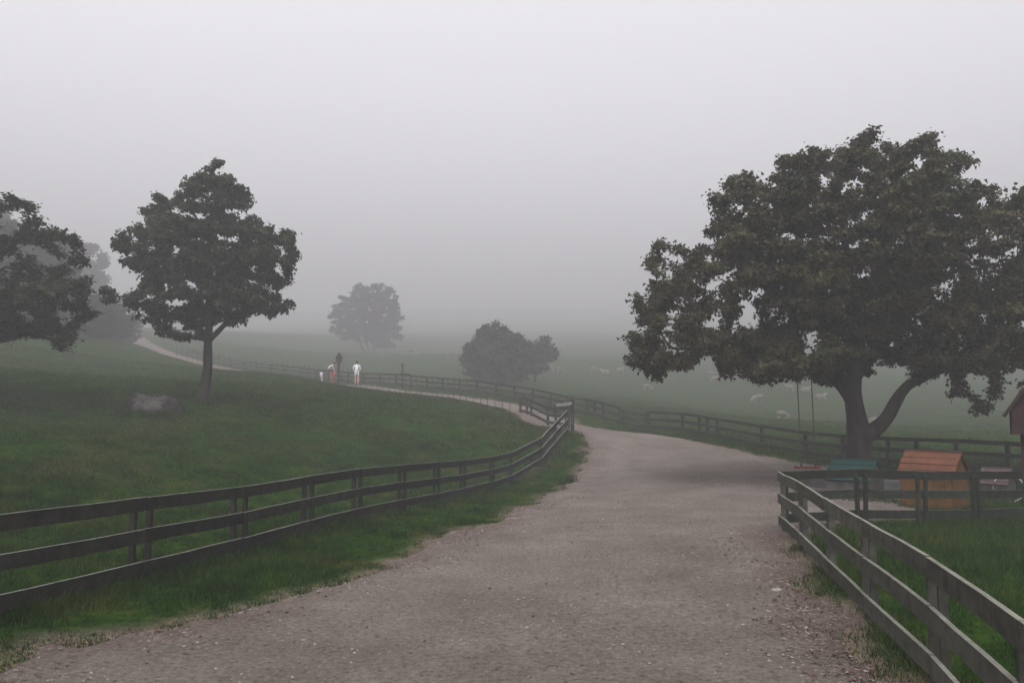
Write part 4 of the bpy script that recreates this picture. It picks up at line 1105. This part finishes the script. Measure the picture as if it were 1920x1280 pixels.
person('person with short dark hair walking uphill in a long loose white shirt, legs bare', on_path(668, 53.0), R(100), 1.64,
       dict(knL=(0.10, 0.10, 0.51), anL=(0.05, 0.10, 0.10), toL=(0.20, 0.11, 0.04), knR=(-0.02, -0.10, 0.50), anR=(-0.16, -0.10, 0.13), toR=(-0.03, -0.11, 0.03),
            elL=(-0.02, 0.25, 1.17), wrL=(0.14, 0.17, 1.02), elR=(-0.02, -0.25, 1.17), wrR=(0.14, -0.17, 1.02), long_top=True), m_white_cloth, m_white_cloth, sleeve=0.9, leg_skin=True)
person('person in pale tee and dark trousers stooping forward over two small children', on_path(613, 55.0), R(20), 1.75,
       dict(waist=(0.06, 0, 1.08), chest=(0.22, 0, 1.24), neck=(0.36, 0, 1.34), head=(0.47, 0, 1.42), shL=(0.27, 0.18, 1.31), shR=(0.27, -0.18, 1.31), elL=(0.36, 0.22, 1.03), wrL=(0.48, 0.20, 0.83),
            elR=(0.36, -0.22, 1.03), wrR=(0.50, -0.20, 0.84), hiL=(-0.02, 0.1, 0.92), hiR=(-0.02, -0.1, 0.92), knL=(0.08, 0.12, 0.50), anL=(-0.06, 0.12, 0.10), toL=(0.11, 0.13, 0.03), anR=(-0.2, -0.12, 0.10), toR=(-0.04, -0.13, 0.03), look=(0.7, 0, -0.7)),
       m_pale_cloth, m_dark_cloth, sleeve=0.35)
person('small child in red clothes standing under the stooping adult', on_path(622.5, 54.2), R(110), 1.0, dict(wrL=(0.12, 0.2, 0.98), wrR=(0.12, -0.2, 0.98)), m_red_cloth, m_red_cloth, head=1.4, sleeve=0.5)
person('small child in pale clothes stepping along beside the dark-trousered adult', on_path(602, 55.2), R(75), 0.95,
       dict(knL=(0.16, 0.10, 0.52), anL=(0.16, 0.10, 0.12), toL=(0.31, 0.11, 0.05), anR=(-0.2, -0.11, 0.14), toR=(-0.06, -0.12, 0.03), wrL=(0.14, 0.24, 0.98)), m_white_cloth, m_pale_cloth, head=1.4, sleeve=0.5)

# ------------------------------------------------------------------ grass, weeds, pebbles, litter
def grass_patch(n_, x0, x1, y0, y1, hgt, wid, lim, seed, tall=None):
    r_ = np.random.default_rng(seed)
    x = r_.uniform(x0, x1, n_); y = y0 + (y1 - y0) * r_.uniform(0, 1, n_)
    m = (np.abs(x) < y * 0.72 + 1.5)
    x, y = x[m], y[m]
    clump = fbm(x / 0.35, y / 0.35, 61) + 0.6 * fbm(x / 1.6, y / 1.6, 63)
    m = clump + r_.uniform(-0.9, 0.9, len(x)) > -0.35
    x, y, clump = x[m], y[m], clump[m]
    sd_ = path_sd(x, y)
    m = sd_ > r_.normal(lim, 0.10, len(x))
    x, y, sd_, clump = x[m], y[m], sd_[m], clump[m]
    z = terrain(x, y) - 0.015
    edge = 0.35 + 0.65 * sstep(0.0, 0.9, sd_)
    h = hgt * edge * r_.uniform(0.5, 1.35, len(x)) * (1 + 0.35 * np.clip(clump, -1, 1))
    if tall is not None:
        d = seg_dist(x, y, np.array(tall), False); h = h * (1 + 1.1 * np.exp(-(d / 0.22) ** 2))
    a = r_.uniform(0, 2 * math.pi, len(x)); lean = r_.normal(0, 0.45, (len(x), 2)) * h[:, None]
    w = wid * r_.uniform(0.6, 1.4, len(x))
    bx_, by_ = np.cos(a) * w / 2, np.sin(a) * w / 2
    V = np.stack([np.c_[x - bx_, y - by_, z], np.c_[x + bx_, y + by_, z], np.c_[x + lean[:, 0], y + lean[:, 1], z + h]], 1).reshape(-1, 3)
    return V, np.arange(len(V)).reshape(-1, 3)
def join(parts):
    V, Fc, o_ = [], [], 0
    for v, f in parts: V.append(v); Fc.append(f + o_); o_ += len(v)
    return np.vstack(V), np.vstack(Fc)
lines_tall = A_LINE
gp_ = [grass_patch(420000, -9, -0.2, 4.0, 14.0, 0.085, 0.008, 0.02, 1, A_LINE), grass_patch(200000, 2.0, 11.5, 3.0, 14.5, 0.12, 0.008, 0.02, 2, B_LINE),
       grass_patch(300000, -20, 3.5, 12.0, 28.0, 0.08, 0.014, 0.02, 3, A_LINE), grass_patch(60000, 2, 16, 22.0, 34.0, 0.16, 0.018, 0.02, 4, D1[::-1]),
       grass_patch(220000, -34, 8, 26.0, 52.0, 0.10, 0.024, 0.02, 5), grass_patch(120000, -6, 40, 25.0, 70.0, 0.11, 0.03, 0.05, 6), grass_patch(60000, 8, 18, 12.5, 24, 0.12, 0.014, 0.02, 8)]
def tuft_ring(cx_, cy_, r0, r1, k, h, seed):
    r_ = np.random.default_rng(seed); a = r_.uniform(0, 6.28, k); rr_ = r_.uniform(r0, r1, k)
    x_, y_ = cx_ + rr_ * np.cos(a), cy_ + rr_ * np.sin(a); z_ = terrain(x_, y_) - 0.02
    hh = h * r_.uniform(0.4, 1.3, k); ln = r_.normal(0, 0.35, (k, 2)) * hh[:, None]; a2_ = r_.uniform(0, 6.28, k); w_ = 0.012 * r_.uniform(0.6, 1.4, k)
    bx_, by_ = np.cos(a2_) * w_ / 2, np.sin(a2_) * w_ / 2
    V_ = np.stack([np.c_[x_ - bx_, y_ - by_, z_], np.c_[x_ + bx_, y_ + by_, z_], np.c_[x_ + ln[:, 0], y_ + ln[:, 1], z_ + hh]], 1).reshape(-1, 3)
    return V_, np.arange(len(V_)).reshape(-1, 3)
for k_, (cx_, cy_, r0, r1, kk, h) in enumerate([(*XY(378, 27.0), 0.25, 0.7, 1500, 0.22), (*XY(287, 24.3), 0.55, 1.15, 2600, 0.24), (*XY(1597, 17.75), 0.5, 0.9, 900, 0.14), (*XY(1745, 16.6), 0.5, 0.95, 1200, 0.14), (*XY(1864, 18.2), 0.3, 0.9, 1400, 0.2), (*XY(1921, 13.6), 0.05, 0.4, 500, 0.25), (*XY(1064, 22.6), 0.0, 0.32, 420, 0.28)]):
    gp_.append(tuft_ring(cx_, cy_, r0, r1, kk, h, 200 + k_))
V, Fc = join(gp_)
link('grass', attr(mesh_np('grass', V, Fc, m_grass), 'tone', np.repeat(rng.uniform(0, 1, len(Fc)), 3)), kind='stuff')

def scatter_rocks(name, pts, size, mat, seed):
    r_ = np.random.default_rng(seed); n_ = len(pts)
    base = np.array([(1, 0, 0), (-1, 0, 0), (0, 1, 0), (0, -1, 0), (0, 0, 1), (0, 0, -1)], float)
    fc = np.array([(0, 2, 4), (2, 1, 4), (1, 3, 4), (3, 0, 4), (2, 0, 5), (1, 2, 5), (3, 1, 5), (0, 3, 5)])
    a = r_.uniform(0, 6.28, n_); s = size[:, None] * r_.uniform(0.6, 1.4, (n_, 3)) * np.array((1, 0.8, 0.5))
    v = base[None] * s[:, None] * r_.uniform(0.75, 1.2, (n_, 6, 1))
    x = v[..., 0] * np.cos(a)[:, None] - v[..., 1] * np.sin(a)[:, None]; y = v[..., 0] * np.sin(a)[:, None] + v[..., 1] * np.cos(a)[:, None]
    V = np.stack([x, y, v[..., 2]], -1) + pts[:, None]
    return link(name, mesh_np(name, V.reshape(-1, 3), (fc[None] + np.arange(n_)[:, None, None] * 6).reshape(-1, 3), mat), kind='stuff')
n_ = 130000
x = rng.uniform(-6, 9, n_); y = 3.0 + 24 * rng.uniform(0, 1, n_) ** 1.6
sd_ = path_sd0(x, y)
pr = 0.10 + 0.75 * np.exp(-(sd_ + 0.25) ** 2 / 0.22) + 0.25 * sstep(0.2, 0.9, fbm(x / 1.1, y / 1.1, 81))
m = (sd_ < 0.15) & (rng.uniform(0, 1, n_) < pr)
x, y = x[m], y[m]
sz_ = 0.004 + 0.014 * rng.uniform(0, 1, len(x)) ** 4 + 0.0004 * y
scatter_rocks('pebbles', np.c_[x, y, terrain(x, y) + 0.02 - 0.065 * sstep(-0.10, 0.22, path_sd(x, y))], sz_, m_pebble, 5)
# fallen leaves and bark along the margins
n_ = 60000
x = rng.uniform(-6, 6, n_); y = rng.uniform(3.2, 17, n_); sd_ = path_sd0(x, y)
right = sstep(0.5, 1.5, x - (0.4 + 0.15 * y))
wgt = np.exp(-((sd_ + 0.35) / 0.45) ** 2) * (0.25 + 0.75 * right) * sstep(-0.3, 0.5, fbm(x / 0.9, y / 0.9, 83)) + 0.015
m = (rng.uniform(0, 1, n_) < wgt) & (sd_ < 0.3)
x, y = x[m], y[m]; k_ = len(x)
pos = np.c_[x, y, terrain(x, y) + 0.028 - 0.05 * sstep(-0.10, 0.22, path_sd(x, y)) + rng.uniform(0, 0.006, k_)]
dirs = rng.normal(0, 1, (k_, 3)) * np.array((1, 1, 0.12))
LV, LF = leaves_mesh(pos, dirs, 0.03, 0.2, 0.25)
link('leaf_litter', mesh_np('leaf_litter', LV, LF, m_litter), kind='stuff')

# ------------------------------------------------------------------ fog
bx0, bx1, by0, by1, bz0, bz1 = -565, 565, -34, 806, float(GZ_mesh.min()) - 1.0, float(GZ_mesh.max()) + 3.0
vs_ = [(x, y, z) for x in (bx0, bx1) for y in (by0, by1) for z in (bz0, bz1)]
m_haze = bpy.data.materials.new('fog'); m_haze.use_nodes = True
n, l = m_haze.node_tree.nodes, m_haze.node_tree.links
n.clear()
ho = n.new('ShaderNodeOutputMaterial'); hv_ = n.new('ShaderNodeVolumePrincipled')
hv_.inputs['Color'].default_value = (0.445, 0.440, 0.448, 1); hv_.inputs['Density'].default_value = HAZE_DENSITY; hv_.inputs['Anisotropy'].default_value = 0.2
l.new(hv_.outputs[0], ho.inputs['Volume'])
hz = link('haze', mesh_np('haze', vs_, [(0, 1, 3, 2), (4, 6, 7, 5), (0, 4, 5, 1), (2, 3, 7, 6), (0, 2, 6, 4), (1, 5, 7, 3)], m_haze), kind='stuff')
